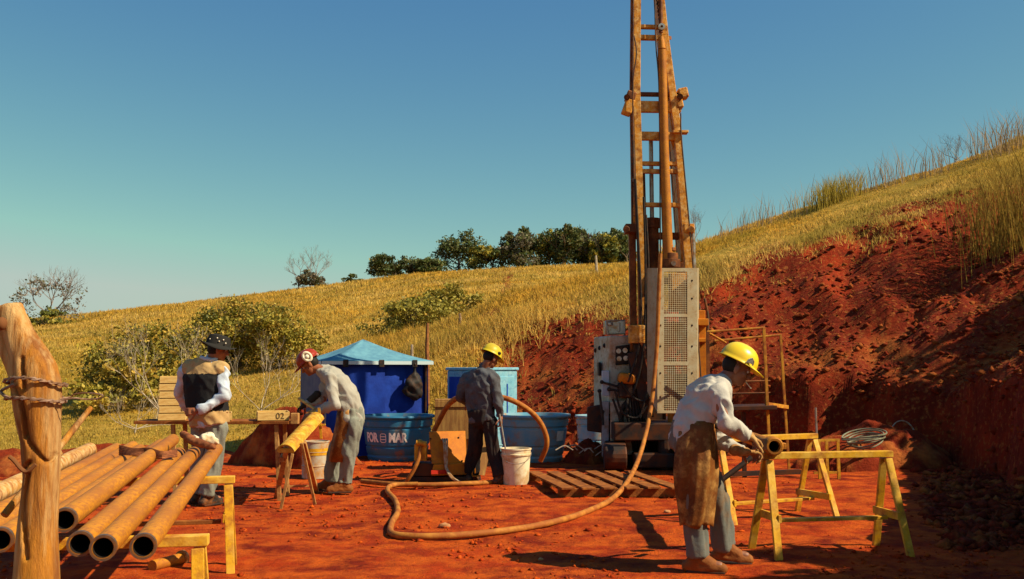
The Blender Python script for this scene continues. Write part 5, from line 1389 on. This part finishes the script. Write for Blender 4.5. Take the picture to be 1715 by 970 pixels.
# ------------------------------------------------------------------ people
def headmat(c, fwd, up=(0, 0, 1)):
    f = Vector(fwd).normalized(); u = Vector(up); u = (u - f * u.dot(f)).normalized(); r = f.cross(u)
    M = Matrix((r, f, u)).transposed()
    return lambda x, y, z: Vector(c) + M @ Vector((x, y, z)), M
def head_prims(mb, hp_, M):
    mb.ell(hp_(0, -.012, .035), (.076, .096, .092), M)
    mb.ell(hp_(0, .022, -.035), (.060, .074, .082), M)
    mb.ell(hp_(0, .066, -.088), (.028, .026, .022), M)
    mb.ell(hp_(0, .045, -.070), (.044, .044, .040), M)
    mb.cap(hp_(0, .088, .012), hp_(0, .112, -.024), .011, .016)
    for s in (-1, 1):
        mb.ell(hp_(s * .012, .100, -.030), (.010, .011, .009), M)
        mb.cap(hp_(s * .012, .084, .026), hp_(s * .046, .070, .026), .013, .011)
        mb.ell(hp_(s * .040, .062, -.020), (.022, .022, .022), M)
        mb.ell(hp_(s * .083, -.006, -.012), (.012, .023, .037), M)
        mb.ell(hp_(s * .080, -.002, -.032), (.010, .014, .016), M)
    mb.cap(hp_(-.020, .088, -.054), hp_(.020, .088, -.054), .008); mb.cap(hp_(-.017, .085, -.064), hp_(.017, .085, -.064), .009)
def hand_prims(mb, w, d, n, curl=.5, side=1, k=1.0, thin=0.0):
    """w wrist, d finger direction, n palm normal; side: which side the thumb leaves on"""
    w = Vector(w); d = Vector(d).normalized(); n = Vector(n); n = (n - d * n.dot(d)).normalized(); s = d.cross(n) * side
    mb.cap(w, w + d * .03 * k, .027 * k, .030 * k)
    for o in (-.028, -.009, .010, .028):
        mb.cap(w + d * .02 * k + s * o * .8 * k, w + d * .088 * k + s * o * k, .0145 * k, .0125 * k)
    for i, (o, L) in enumerate(((-.031, .062), (-.0105, .078), (.0105, .085), (.031, .074))):
        p = w + d * .088 * k + s * o * k + s * o * .10; dd = d.copy()
        for j, q in enumerate((.42, .33, .25)):
            a = curl * (.55 + .35 * j) + .06 * i
            dd = (dd * math.cos(a) + n * math.sin(a)).normalized() if j == 0 else (dd * math.cos(a) + (n - dd * n.dot(dd)).normalized() * math.sin(a)).normalized()
            e_ = p + dd * L * q * k; mb.cap(p, e_, (.0098 - .0009 * j) * k, (.0092 - .001 * j) * k, 8); p = e_
    p = w + d * .028 * k + s * .030 * k; dd = (d * .55 + s * .75 + n * .25 * (1 + curl)).normalized()
    for q in (.042, .034, .026):
        e_ = p + dd * q * k; mb.cap(p, e_, .0125 * k, .0105 * k, 8); p = e_; dd = (dd + d * .35 + n * .35 * curl).normalized()
def person(label, root, J):
    t = empty('person', label, 'person', root, group=None)
    hp_, HM = headmat(J['head'], J['face'], J.get('headup', (0, 0, 1)))
    lat = Vector(J['lat'])
    mb = MB(); head_prims(mb, hp_, HM)
    mb.cap(hp_(0, -.02, -.06), J['neck'], .056, .062)
    tor = J['torso']
    mb.loft([(p, a * .86, b * .84) for p, a, b in tor], lat)
    for s in 'LR':
        sh, el, wr = J['sh' + s], J['el' + s], J['wr' + s]
        mb.cap(sh, el, .050, .042); mb.cap(el, wr, .042, .029)
        mb.cap(Vector(J['neck']) * .6 + Vector(tor[-2][0]) * .4, sh, .06, .054)
        hd_ = J['hand' + s]
        hand_prims(mb, wr, hd_[0], hd_[1], hd_[2], hd_[3])
        hip, kn, an = J['hip' + s], J['kn' + s], J['an' + s]
        mb.cap(hip, kn, .078, .056); mb.cap(kn, an, .054, .036)
        toe = Vector(an) + Vector(J['toe' + s]) * .16 + Vector((0, 0, -.06)); mb.cap(Vector(an) + Vector((0, 0, -.045)), toe, .04, .034)
    me = remesh(mb, .0075, 2, 'body'); shift(me, -wloc(t)); b = link('body', me, J['skin'], t)
    for s in (-1, 1):
        mb = MB(); mb.ell(hp_(s * .031, .077, .008), (.012, .011, .010), HM); mb.build('eye', M_eye, t, 80)
    return t, hp_, HM
def boots(t, J, m, hgt=.16):
    for s in 'LR':
        an = Vector(J['an' + s]); d = Vector(J['toe' + s]).normalized(); n = Vector((0, 0, 1)); s_ = d.cross(n).normalized()
        g = an.copy(); g.z = J['gz' + s] if 'gz' + s in J else 0.0
        lift = J.get('heel' + s, 0.0)
        hl = g - d * .055 + n * (.045 + lift)
        mb = MB(); mb.cap(an + n * .06, an - n * .02, .062, .058)
        mb.cap(an - n * .02, hl, .055, .046); mb.cap(hl, g + d * .10 + n * .042, .046, .047); mb.cap(g + d * .10 + n * .042, g + d * .175 + n * .038, .048, .042)
        mb.cap(an + d * .02, g + d * .12 + n * .05, .054, .045)
        me = remesh(mb, .009, 4, 'boot', fold=.004, ffreq=16)
        co = np.empty(len(me.vertices) * 3); me.vertices.foreach_get('co', co); co = co.reshape(-1, 3)
        if lift == 0: co[:, 2] = np.maximum(co[:, 2], g.z + .002)
        me.vertices.foreach_set('co', co.ravel()); shift(me, -wloc(t)); o = link('boot', me, m, t)
        mb = MB(); c_ = g + d * .055 + n * (.010 + lift * .5)
        dd = (d * .26 - n * lift * 1.0).normalized()
        mb.beam(c_ - dd * .125, c_ + dd * .145, .092, .024); mb.build('sole', M_cabd, o, bevel=.008)
def trousers(t, J, m, knee=.082, hem=.072, up=.03, fold=.022, top=None):
    mb = MB(); tor = J['torso']; lat = J['lat']
    tp = Vector(tor[0][0]); tw = Vector(tor[1][0])
    mb.loft([(tp + (tp - tw) * .35, tor[0][1] * .8, tor[0][2] * .9), (tp, tor[0][1] * 1.02, tor[0][2] * 1.05), (tp * .5 + tw * .5, tor[0][1] * 1.0, tor[0][2] * 1.02), (tw, tor[1][1] * 1.03, tor[1][2] * 1.04)], lat)
    for s in 'LR':
        hip, kn, an = Vector(J['hip' + s]), Vector(J['kn' + s]), Vector(J['an' + s]) + Vector((0, 0, up))
        mb.cap(hip, kn, .104, knee); mb.tube([kn, kn * .5 + an * .5, an, an - (kn - an).normalized() * .03], [knee, (knee + hem) / 2, hem, hem * 1.05], 14)
        mb.cap(hip, tp, .10, .11)
    return rebuild(mb, .011, 'trousers', m, t, smooth=4, fold=fold, ffreq=8, fstretch=(1.5, 1.5, .42), seed=11)
def shirt(t, J, m, name='shirt', k=1.0, low=0, sleeves=True, fold=.012, cuff=.0, coll=True, torso=True):
    mb = MB(); tor = J['torso']
    if torso:
        mb.loft([(p, a * 1.04 * k, b * 1.06 * k) for p, a, b in tor[low:]], J['lat'])
        if coll: mb.cap(J['neck'], Vector(J['neck']) * 1.25 - Vector(tor[-2][0]) * .25, .070, .066)
    if sleeves:
        for s in 'LR':
            sh, el, wr = Vector(J['sh' + s]), Vector(J['el' + s]), Vector(J['wr' + s])
            if not torso: pass
            else: mb.cap(Vector(J['neck']) * .55 + Vector(tor[-2][0]) * .45, sh, .075, .070)
            mb.cap(sh, el, .070, .058); w2 = wr + (el - wr).normalized() * (cuff + .01)
            mb.tube([el, el * .5 + w2 * .5, w2, w2 - (el - wr).normalized() * .012], [.058, .054, .043, .046], 14); mb.ell(el, (.058, .058, .058))
    return rebuild(mb, .010, name, m, t, smooth=3, fold=fold, ffreq=9, fstretch=(1.15, 1.15, .75), seed=3)
def helmet(t, hp_, HM, m, peak=True, k=1.0, up=.052, back=-.012, tilt=0):
    T = lambda x, y, z: hp_(x, y + back, z + up)
    vs = []; fs = []; nu_, nv = 36, 9
    for j in range(nv + 1):
        a = (math.pi / 2) * j / nv
        for i in range(nu_):
            b = 2 * math.pi * i / nu_
            rr = .122 * k * math.cos(a) ** .82
            z = .128 * k * math.sin(a)
            rid = .006 * max(0, math.cos(b * 1)) * 0
            vs.append(T(math.cos(b) * rr * .95, math.sin(b) * rr * 1.16, z + (.007 * math.exp(-(math.cos(b) * rr / .018) ** 2) if j > 1 else 0)))
    for j in range(nv):
        for i in range(nu_):
            i2 = (i + 1) % nu_; fs.append((j * nu_ + i, j * nu_ + i2, (j + 1) * nu_ + i2, (j + 1) * nu_ + i))
    st = len(vs)
    for i in range(nu_):   # rim, longer at the peak
        b = 2 * math.pi * i / nu_; f = max(0, math.sin(b)) ** 3 if peak else 0
        r_ = .122 * k + .012 + .050 * f
        vs.append(T(math.cos(b) * r_ * .95, math.sin(b) * r_ * 1.16, -.008 - .016 * f))
    for i in range(nu_):
        i2 = (i + 1) % nu_; fs.append((st + i, st + i2, i2, i))
    mb = MB(); mb.add(vs, fs); o = mb.build('helmet', m, t, smooth=60)
    s = o.modifiers.new('s', 'SOLIDIFY'); s.thickness = .004
    return o, T
root_of = lambda p: Vector((p[0], p[1], 0))

# --- front worker: stooping over the pipe, seen in profile from his right side
YA = 7.25
A = lambda px, py, dy=0.0: P(px, py, YA + dy)
zf = .02
J = dict(head=A(1234, 617), face=(.80, -.08, -.42), headup=(.42, 0, .9), neck=A(1206, 642), lat=(0, -1, 0), skin=M_skin,
         torso=[(A(1152, 745), .170, .125), (A(1160, 712), .165, .120), (A(1172, 688), .178, .128), (A(1187, 664), .188, .125), (A(1199, 649), .150, .095), (A(1205, 643), .075, .07)],
         shR=A(1203, 664, -.19), elR=A(1216, 708, -.24), wrR=A(1251, 729, -.10), handR=((.80, .45, -.40), (.1, .3, -.9), .75, -1),
         shL=A(1201, 662, .19), elL=A(1198, 738, .12), wrL=A(1243, 756, .02), handL=((.90, .30, -.15), (.1, -.2, -.9), .75, 1),
         hipR=A(1156, 752, -.085), knR=A(1163, 842, -.10), anR=A(1166, 922, -.08),
         hipL=A(1164, 752, .085), knL=A(1202, 838, .13), anL=A(1212, 908, .22),
         toeR=(.96, -.25, 0), toeL=(.97, -.1, 0))
J['anR'].z = .115; J['anL'].z = .125; J['heelL'] = .02
t, hp_, HM = person('person in yellow helmet, pale shirt and leather apron bending over a pipe', root_of(A(1180, 900)), J)
boots(t, J, M_boot); trousers(t, J, M_jean, hem=.078, knee=.084); shirt(t, J, M_shirtw, cuff=.0, fold=.024)
mb = MB(); mb.ell(hp_(0, -.040, .012), (.079, .075, .080), HM); mb.build('hair', M_hair, t, 80)
h, T = helmet(t, hp_, HM, M_helY)
mb = MB(); mb.add([T(.116 + .002, y_, z_) for y_, z_ in ((.045, .012), (.085, .010), (.080, .045), (.050, .048))], [(0, 1, 2, 3)]); mb.tube([T(.125, .04, .004), T(.122, .045, .03), T(.115, .065, .052), T(.112, .085, .035), T(.112, .09, .004)], .005, 6); mb.build('badge', M_steel, h)
mb = MB(); mb.add([Vector(q) for q in ringpts(0, 0, 0)][:0], []); 
mb.cap(hp_(.012, .100, -.060), hp_(.022, .150, -.085), .0035, .0035, 8); mb.build('cigarette', M_muff, t, 60)
# apron
mb = MB()
for px, py, hw_, hd_ in (): pass
secs = [(A(1167, 703, -.01), .198, .140), (A(1162, 735, -.03), .218, .155), (A(1160, 790, -.04), .215, .172), (A(1160, 830, -.03), .20, .150), (A(1160, 866, -.03), .19, .136), (A(1160, 877, -.03), .185, .132)]
n = 44
vs = []; fs = []
for j, (c_, hw_, hd_) in enumerate(secs):
    for i in range(n + 1):
        a = R(-150 + 240 * i / n)
        f = 1 + (.10 * math.sin(5 * a + .9 * j) + .075 * math.sin(12 * a + 1.3 * j)) * min(1, j / 2.0)
        vs.append(c_ + Vector((math.cos(a) * hd_ * f, math.sin(a) * hw_ * f * .92, .012 * math.sin(5 * a) * (j == 5))))
for j in range(len(secs) - 1):
    for i in range(n): fs.append((j * (n + 1) + i, j * (n + 1) + i + 1, (j + 1) * (n + 1) + i + 1, (j + 1) * (n + 1) + i))
mb.add(vs, fs); o = mb.build('apron', M_apron, t, smooth=80)
for md in (('SUBSURF', {}), ('SOLIDIFY', {'thickness': .006})):
    q = o.modifiers.new(md[0].lower(), md[0])
    if md[0] == 'SUBSURF': q.levels = q.render_levels = 1
    else: q.thickness = .006
for w in 'RL':
    hd_ = J['hand' + w]; mb = MB(); hand_prims(mb, J['wr' + w], hd_[0], hd_[1], hd_[2], hd_[3], 1.14); mb.cap(Vector(J['wr' + w]) - Vector(hd_[0]).normalized() * .06, J['wr' + w], .043, .036)
    rebuild(mb, .007, 'glove', M_glove, t, smooth=2, fold=.004, ffreq=20)
# tool held by the front worker
mb = MB(); mb.cyl(A(1196, 712, -.12), A(1270, 741, .30), .020, 10); mb.box(A(1272, 744, .40), (.10, .05, .08)); mb.cyl(A(1262, 764, .30), A(1206, 806, .25), .020, 10)
o = mb.build('pipe_wrench', M_cabd, None, smooth=40); c0 = A(1240, 730); shift(o.data, -c0); o.location = c0; tag(o, 'long dark pipe wrench in the gloved hands of the front worker', 'wrench')
# pipe on the two right sawhorses
a, b = P(1296, 750, 7.72), P(1212, 727, 9.75); a.z = .79 + .054; b.z = .80 + .054
t = empty('drill_pipe', 'rusty pipe with coupling lying across the two right sawhorses', 'pipe', a)
d = (b - a); L = d.length
mb = MB(); mb.lathe([(.040, 0), (.054, 0), (.054, L), (.04, L), (.04, L - .4)], a, 26, d); mb.build('tube', M_rust, t, smooth=50)
mb = MB(); mb.lathe([(.0395, .005), (.0395, .5), (.001, .5)], a, 20, d); mb.build('bore', M_dark, t, smooth=50)
mb = MB(); mb.lathe([(.045, -.03), (.066, -.03), (.072, -.01), (.072, .09), (.064, .11), (.055, .115)], a, 28, d); mb.box(a + Vector((.07, .02, .0)), (.05, .06, .05)); mb.box(a + Vector((-.07, .05, .02)), (.06, .06, .06)); mb.build('coupling', M_rust, t, smooth=45, bevel=.006)

# --- man in the red helmet bending over the trestle, facing left
YB = 11.75
B = lambda px, py, dy=0.0: P(px, py, YB + dy)
J = dict(head=B(519, 611), face=(-.80, -.12, -.58), headup=(-.55, 0, .83), neck=B(541, 621), lat=(0, 1, 0), skin=M_skind,
         torso=[(B(590, 706), .168, .125), (B(588, 685), .162, .120), (B(580, 663), .172, .122), (B(566, 641), .185, .12), (B(550, 626), .150, .095), (B(542, 621), .075, .07)],
         shL=B(553, 634, -.19), elL=B(561, 678, -.24), wrL=B(531, 689, -.18), handL=((-.85, .1, -.1), (-.1, .2, -.9), .8, 1),
         shR=B(549, 632, .19), elR=B(541, 668, .12), wrR=B(513, 676, .02), handR=((-.7, -.1, -.6), (-.2, -.2, -.9), .8, -1),
         hipL=B(592, 708, -.09), knL=B(585, 762, -.10), anL=B(578, 806, -.08),
         hipR=B(584, 706, .09), knR=B(560, 760, .12), anR=B(556, 802, .16),
         toeL=(-.97, -.25, 0), toeR=(-.97, -.1, 0))
J['anL'].z = J['anR'].z = .115
t, hp_, HM = person('person in red helmet and grey shirt bending over the yellow tray', root_of(B(575, 800)), J)
boots(t, J, M_boot); trousers(t, J, M_jeang, hem=.082, knee=.092); shirt(t, J, M_shirtg, fold=.022)
mb = MB(); mb.ell(hp_(0, -.040, .012), (.079, .075, .080), HM); mb.build('hair', M_hair, t, 80)
h, T = helmet(t, hp_, HM, M_helR)
for s in (-1, 1):
    mb = MB(); c_ = T(s * .125, -.02, .03)
    ax_ = HM @ Vector((s, 0, 0)); u_ = HM @ Vector((0, .2, 1)).normalized(); v_ = u_.cross(ax_)
    mb.tube([c_ + u_ * .055 * math.cos(a) + v_ * .040 * math.sin(a) for a in [2 * math.pi * k / 20 for k in range(21)]], .017, 8); mb.ell(c_ - ax_ * .005, (.03, .03, .03)); mb.build('ear_muff', M_muff, h, 60)
mb = MB(); mb.tube([T(s * .122, -.03 - .1 * abs(math.cos(q)), -.002) if False else hp_(.112 * math.cos(q), -.012 + .135 * math.sin(q), .046) for q in [R(-120 + 10 * k) for k in range(18)] for s in (1,)], .011, 6); mb.build('head_band', M_muff, h, 60)
secs = [(B(584, 682, 0), .178, .128), (B(583, 706, 0), .188, .138), (B(577, 740, .01), .185, .145), (B(572, 772, .01), .175, .145)]
mb = MB(); vs = []; fs = []; n = 36
for j, (c_, hw_, hd_) in enumerate(secs):
    for i in range(n + 1):
        a = R(180 - 105 + 210 * i / n); f = 1 + .05 * math.sin(6 * a + .8 * j) * min(1, j / 2)
        vs.append(c_ + Vector((math.cos(a) * hd_ * f, math.sin(a) * hw_ * f, 0)))
for j in range(len(secs) - 1):
    for i in range(n): fs.append((j * (n + 1) + i, j * (n + 1) + i + 1, (j + 1) * (n + 1) + i + 1, (j + 1) * (n + 1) + i))
mb.add(vs, fs); o = mb.build('apron', M_apron, t, smooth=80); q = o.modifiers.new('s', 'SOLIDIFY'); q.thickness = .006
for w, mm in (('R', M_gloveshade), ('L', M_glove)):  # far glove and long cuff painted near black for the arm's shade
    hd_ = J['hand' + w]; mb = MB(); hand_prims(mb, J['wr' + w], hd_[0], hd_[1], hd_[2], hd_[3], 1.14); mb.cap(Vector(J['wr' + w]) - Vector(hd_[0]).normalized() * (.16 if w == 'R' else .05), J['wr' + w], .048, .037)
    rebuild(mb, .0075, 'glove', mm, t, smooth=2, fold=.004, ffreq=20)
mb = MB(); mb.cyl(B(500, 667, .02), B(528, 686, -.06), .017, 10); mb.box(B(530, 692, -.06), (.07, .09, .10)); o = mb.build('hammer', M_wood, None, smooth=40, bevel=.004)
c0 = B(512, 676); shift(o.data, -c0); o.location = c0; tag(o, 'wooden handled hammer in the hands of the red helmeted man', 'hammer')
mb = MB(); c_ = B(520, 703, -.25); mb.ell(c_, (.10, .09, .07)); mb.ell(c_ + Vector((-.05, .02, -.04)), (.06, .06, .05)); me = remesh(mb, .012, 2, 'sack', fold=.015, ffreq=12); c0 = Vector(c_); shift(me, -c0); o = link('core_lump', me, M_cabd); o.location = c0; tag(o, 'dark lump of rock core on the upper end of the yellow tray', 'rock core')

# --- man in navy shirt and yellow helmet, seen from behind
YC = 12.5
Cc = lambda px, py, dy=0.0: P(px, py, YC + dy)
latC = Vector((.86, -.5, 0))
J = dict(head=Cc(822, 600), face=(.66, .58, -.42), headup=(.35, .2, .9), neck=Cc(811, 619), lat=latC, skin=M_skin,
         torso=[(Cc(808, 705), .170, .125), (Cc(805, 686), .166, .120), (Cc(804, 664), .180, .122), (Cc(805, 641), .192, .118), (Cc(809, 626), .160, .095), (Cc(811, 619), .075, .07)],
         shR=Cc(828, 635, -.10), elR=Cc(834, 668, -.13), wrR=Cc(838, 697, -.10), handR=((.12, -.05, -1), (-.9, .2, 0), .7, -1),
         shL=Cc(782, 634, .10), elL=Cc(770, 664, .12), wrL=Cc(782, 676, .32), handL=((.4, .6, -.2), (.3, .2, -.8), .8, 1),
         hipR=Cc(820, 708, -.05), knR=Cc(826, 757, -.04), anR=Cc(836, 796, -.06),
         hipL=Cc(799, 708, .05), knL=Cc(794, 752, .10), anL=Cc(789, 790, .22),
         toeR=(.7, .6, 0), toeL=(.45, .85, 0))
J['anR'].z = J['anL'].z = .115
t, hp_, HM = person('person in navy shirt and yellow helmet seen from behind holding a hose', root_of(Cc(815, 800)), J)
boots(t, J, M_bootd); trousers(t, J, M_trousd, hem=.082, knee=.09); shirt(t, J, M_shirtn, fold=.018)
mb = MB(); mb.ell(hp_(0, -.040, .012), (.079, .075, .080), HM); mb.build('hair', M_hair, t, 80)
h, T = helmet(t, hp_, HM, M_helYd)
mb = MB(); mb.ell(T(.118, .02, .03), (.012, .025, .018), HM); mb.build('strap_knob', M_black, h, 60)
a = Vector(J['wrR']) + Vector((.01, -.05, -.07))
mb = MB(); mb.cyl(a + Vector((-.02, 0, .10)), a + Vector((.08, -.02, -.48)), .011, 9); mb.ell(a + Vector((.08, -.02, -.48)), (.016, .016, .02)); o = mb.build('steel_bar', M_steel, None, smooth=50); shift(o.data, -a); o.location = a
tag(o, 'thin steel bar hanging in the right hand of the navy shirted man', 'bar')

# --- man in the black hat and vest, seen from behind
YD = 10.6
D = lambda px, py, dy=0.0: P(px, py, YD + dy)
latD = Vector((.93, -.36, 0))
J = dict(head=D(365, 586), face=(.90, .36, -.22), neck=D(352, 604), lat=latD, skin=M_skind,
         torso=[(D(351, 712), .178, .135), (D(349, 692), .180, .135), (D(345, 665), .186, .132), (D(343, 633), .200, .125), (D(348, 611), .165, .095), (D(351, 604), .075, .07)],
         shR=D(374, 622, -.08), elR=D(376, 664, -.16), wrR=D(331, 688, -.24), handR=((-1, -.1, -.1), (.1, .9, -.2), .6, 1),
         shL=D(311, 619, .08), elL=D(301, 660, .22), wrL=D(318, 690, .40), handL=((.5, .5, -.4), (.6, -.2, -.6), .6, 1),
         hipR=D(364, 715, -.05), knR=D(358, 772, -.02), anR=D(347, 822, -.02),
         hipL=D(338, 715, .05), knL=D(338, 768, .10), anL=D(328, 815, .14),
         toeR=(.5, .85, 0), toeL=(.1, .98, 0))
J['anR'].z = J['anL'].z = .115
t, hp_, HM = person('person in wide black hat and two tone vest seen from behind', root_of(D(345, 830)), J)
boots(t, J, M_bootd); trousers(t, J, M_jeang, hem=.082, knee=.09); shirt(t, J, M_shirtl, fold=.02)
mb = MB(); mb.ell(hp_(0, -.038, .008), (.079, .076, .082), HM); mb.build('hair', M_hair, t, 80)
mb = MB(); mb.loft([(p, a * 1.19, b * 1.25) for p, a, b in J['torso'][:-1]] + [(Vector(J['torso'][-1][0]), .10, .09)], latD)
for w in 'LR': mb.cap(Vector(J['neck']) * .5 + Vector(J['torso'][-3][0]) * .5, Vector(J['sh' + w]) * .82 + Vector(J['neck']) * .18, .108, .090)
me = remesh(mb, .010, 4, 'vest', fold=.010, ffreq=8)
co = np.empty(len(me.vertices) * 3); me.vertices.foreach_get('co', co); co = co.reshape(-1, 3)
for m in (M_vestb, M_tan): me.materials.append(m)
z1, z2 = D(345, 626).z, D(345, 688).z
for p_ in me.polygons:
    zc_ = np.mean([co[i][2] for i in p_.vertices]); p_.material_index = 1 if (zc_ > z1 or zc_ < z2) else 0
shift(me, -wloc(t)); link('vest', me, M_vestb, t)
mb = MB(); mb.tube([D(351, 604) + latD * .088 * math.cos(a) + Vector((.36, .93, 0)) * .080 * math.sin(a) + Vector((0, 0, .02 + .01 * math.sin(2 * a))) for a in [2 * math.pi * k / 20 for k in range(21)]], .024, 8); me = remesh(mb, .01, 2, 'collar', fold=.006, ffreq=14); shift(me, -wloc(t)); link('collar', me, M_shirtl, t)
mb = MB(); mb.lathe([(.20, .0), (.20, .045), (.205, .045), (.205, .0)], D(351, 697), 32, None, sx=1, sy=.78); mb.build('belt', M_bootd, t, 60)
mb = MB(); vs = []; fs = []; n = 40
prof = [(.180, .034, .03), (.15, .042, .012), (.118, .05, 0), (.112, .10, 0), (.098, .145, 0), (.06, .158, 0), (.0, .150, 0)]
for j, (r_, z_, w_) in enumerate(prof):
    for i in range(n):
        a = 2 * math.pi * i / n; vs.append(hp_(math.cos(a) * r_ * .92, math.sin(a) * r_ * 1.1 - .012, z_ + w_ * math.cos(2 * a) * -1))
for j in range(len(prof) - 1):
    for i in range(n): i2 = (i + 1) % n; fs.append((j * n + i, j * n + i2, (j + 1) * n + i2, (j + 1) * n + i))
mb.add(vs, fs); o = mb.build('hat', M_hat, t, smooth=50); q = o.modifiers.new('s', 'SOLIDIFY'); q.thickness = .004
for x_, y_, z_ in ((.112, -.02, .085), (.105, .02, .11), (.10, -.045, .115), (.112, .05, .08), (.06, -.11, .09)):
    mb = MB(); mb.ell(hp_(x_, y_, z_), (.008, .008, .008)); mb.build('stud', M_muff, o, 60)

# ------------------------------------------------------------------ clods and stones
r_ = np.random.default_rng(50)
def rocks(name, n, gen, smin, smax, m, seed):
    r_ = np.random.default_rng(seed); x, y = gen(r_, n); z, zone, d = terrain(x, y)
    s = smin * (smax / smin) ** (r_.random(n) ** 2.2)
    base = np.array([(1, 0, 0), (-1, 0, 0), (0, 1, 0), (0, -1, 0), (0, 0, 1), (0, 0, -1)], float)
    tri = np.array([(0, 2, 4), (2, 1, 4), (1, 3, 4), (3, 0, 4), (2, 0, 5), (1, 2, 5), (3, 1, 5), (0, 3, 5)])
    V = base[None] * r_.uniform(.5, 1.3, (n, 6, 1)) + r_.normal(size=(n, 6, 3)) * .22
    a = r_.uniform(0, 6.28, n); c, s_ = np.cos(a)[:, None], np.sin(a)[:, None]
    X = V[:, :, 0] * c - V[:, :, 1] * s_; Y_ = V[:, :, 0] * s_ + V[:, :, 1] * c
    V = np.stack([X, Y_, V[:, :, 2] * .65], -1) * s[:, None, None] + np.stack([x, y, z + s * .15], -1)[:, None, :]
    Fq = (np.arange(n) * 6)[:, None, None] + tri[None]
    o = npmesh(name, V.reshape(-1, 3), Fq.reshape(-1, 3), m); o['kind'] = 'stuff'; return o
def g1(r_, n):
    y = np.exp(r_.uniform(math.log(3.2), math.log(18), n)); x = r_.uniform(-.6, .58, n) * y
    k = fbm(x * .8, y * .8, 3, 70) + r_.uniform(-.45, .1, n) > 0
    return x[k][:n], y[k][:n]
def rocks_(name, n, g, *a):
    rr = np.random.default_rng(a[-1]); x, y = g(rr, n); return rocks(name, len(x), lambda r, m: (x, y), *a)
rocks_('soil_clods', 36000, g1, .004, .034, M_clod, 61)
def g2(r_, n):
    y = np.exp(r_.uniform(math.log(8), math.log(26), n)); x = r_.uniform(.0, .6, n) * y
    z, zone, d = terrain(x, y); k = (zone == 1) | ((d > -1.0) & (d < 0))
    return x[k], y[k]
rocks_('bank_clods', 26000, g2, .012, .10, M_bank, 62)
for px, py, s, lb in ((745, 884, .05, 'pale stone lying inside the loop of the long hose'), (905, 940, .02, 'small stone in the open foreground left of the worker shadow'),
                      (1118, 862, .035, 'earthy stone left of the apron wearing worker')):
    c0 = G(px, py); c0.z = tz(c0.x, c0.y)
    mb = MB(); mb.ell((0, 0, s * .25), (s, s * .75, s * .6), nu=10, nv=7); me = mb.mesh('stone')
    for v in me.vertices: v.co *= 1 + .25 * float(vnoise(np.array([v.co.x * 40 + px]), np.array([v.co.y * 40 + v.co.z * 25]), 3)[0])
    o = link('stone', me, M_stone, None, 40); o.location = c0; tag(o, lb, 'stone', 'stones on the red ground')
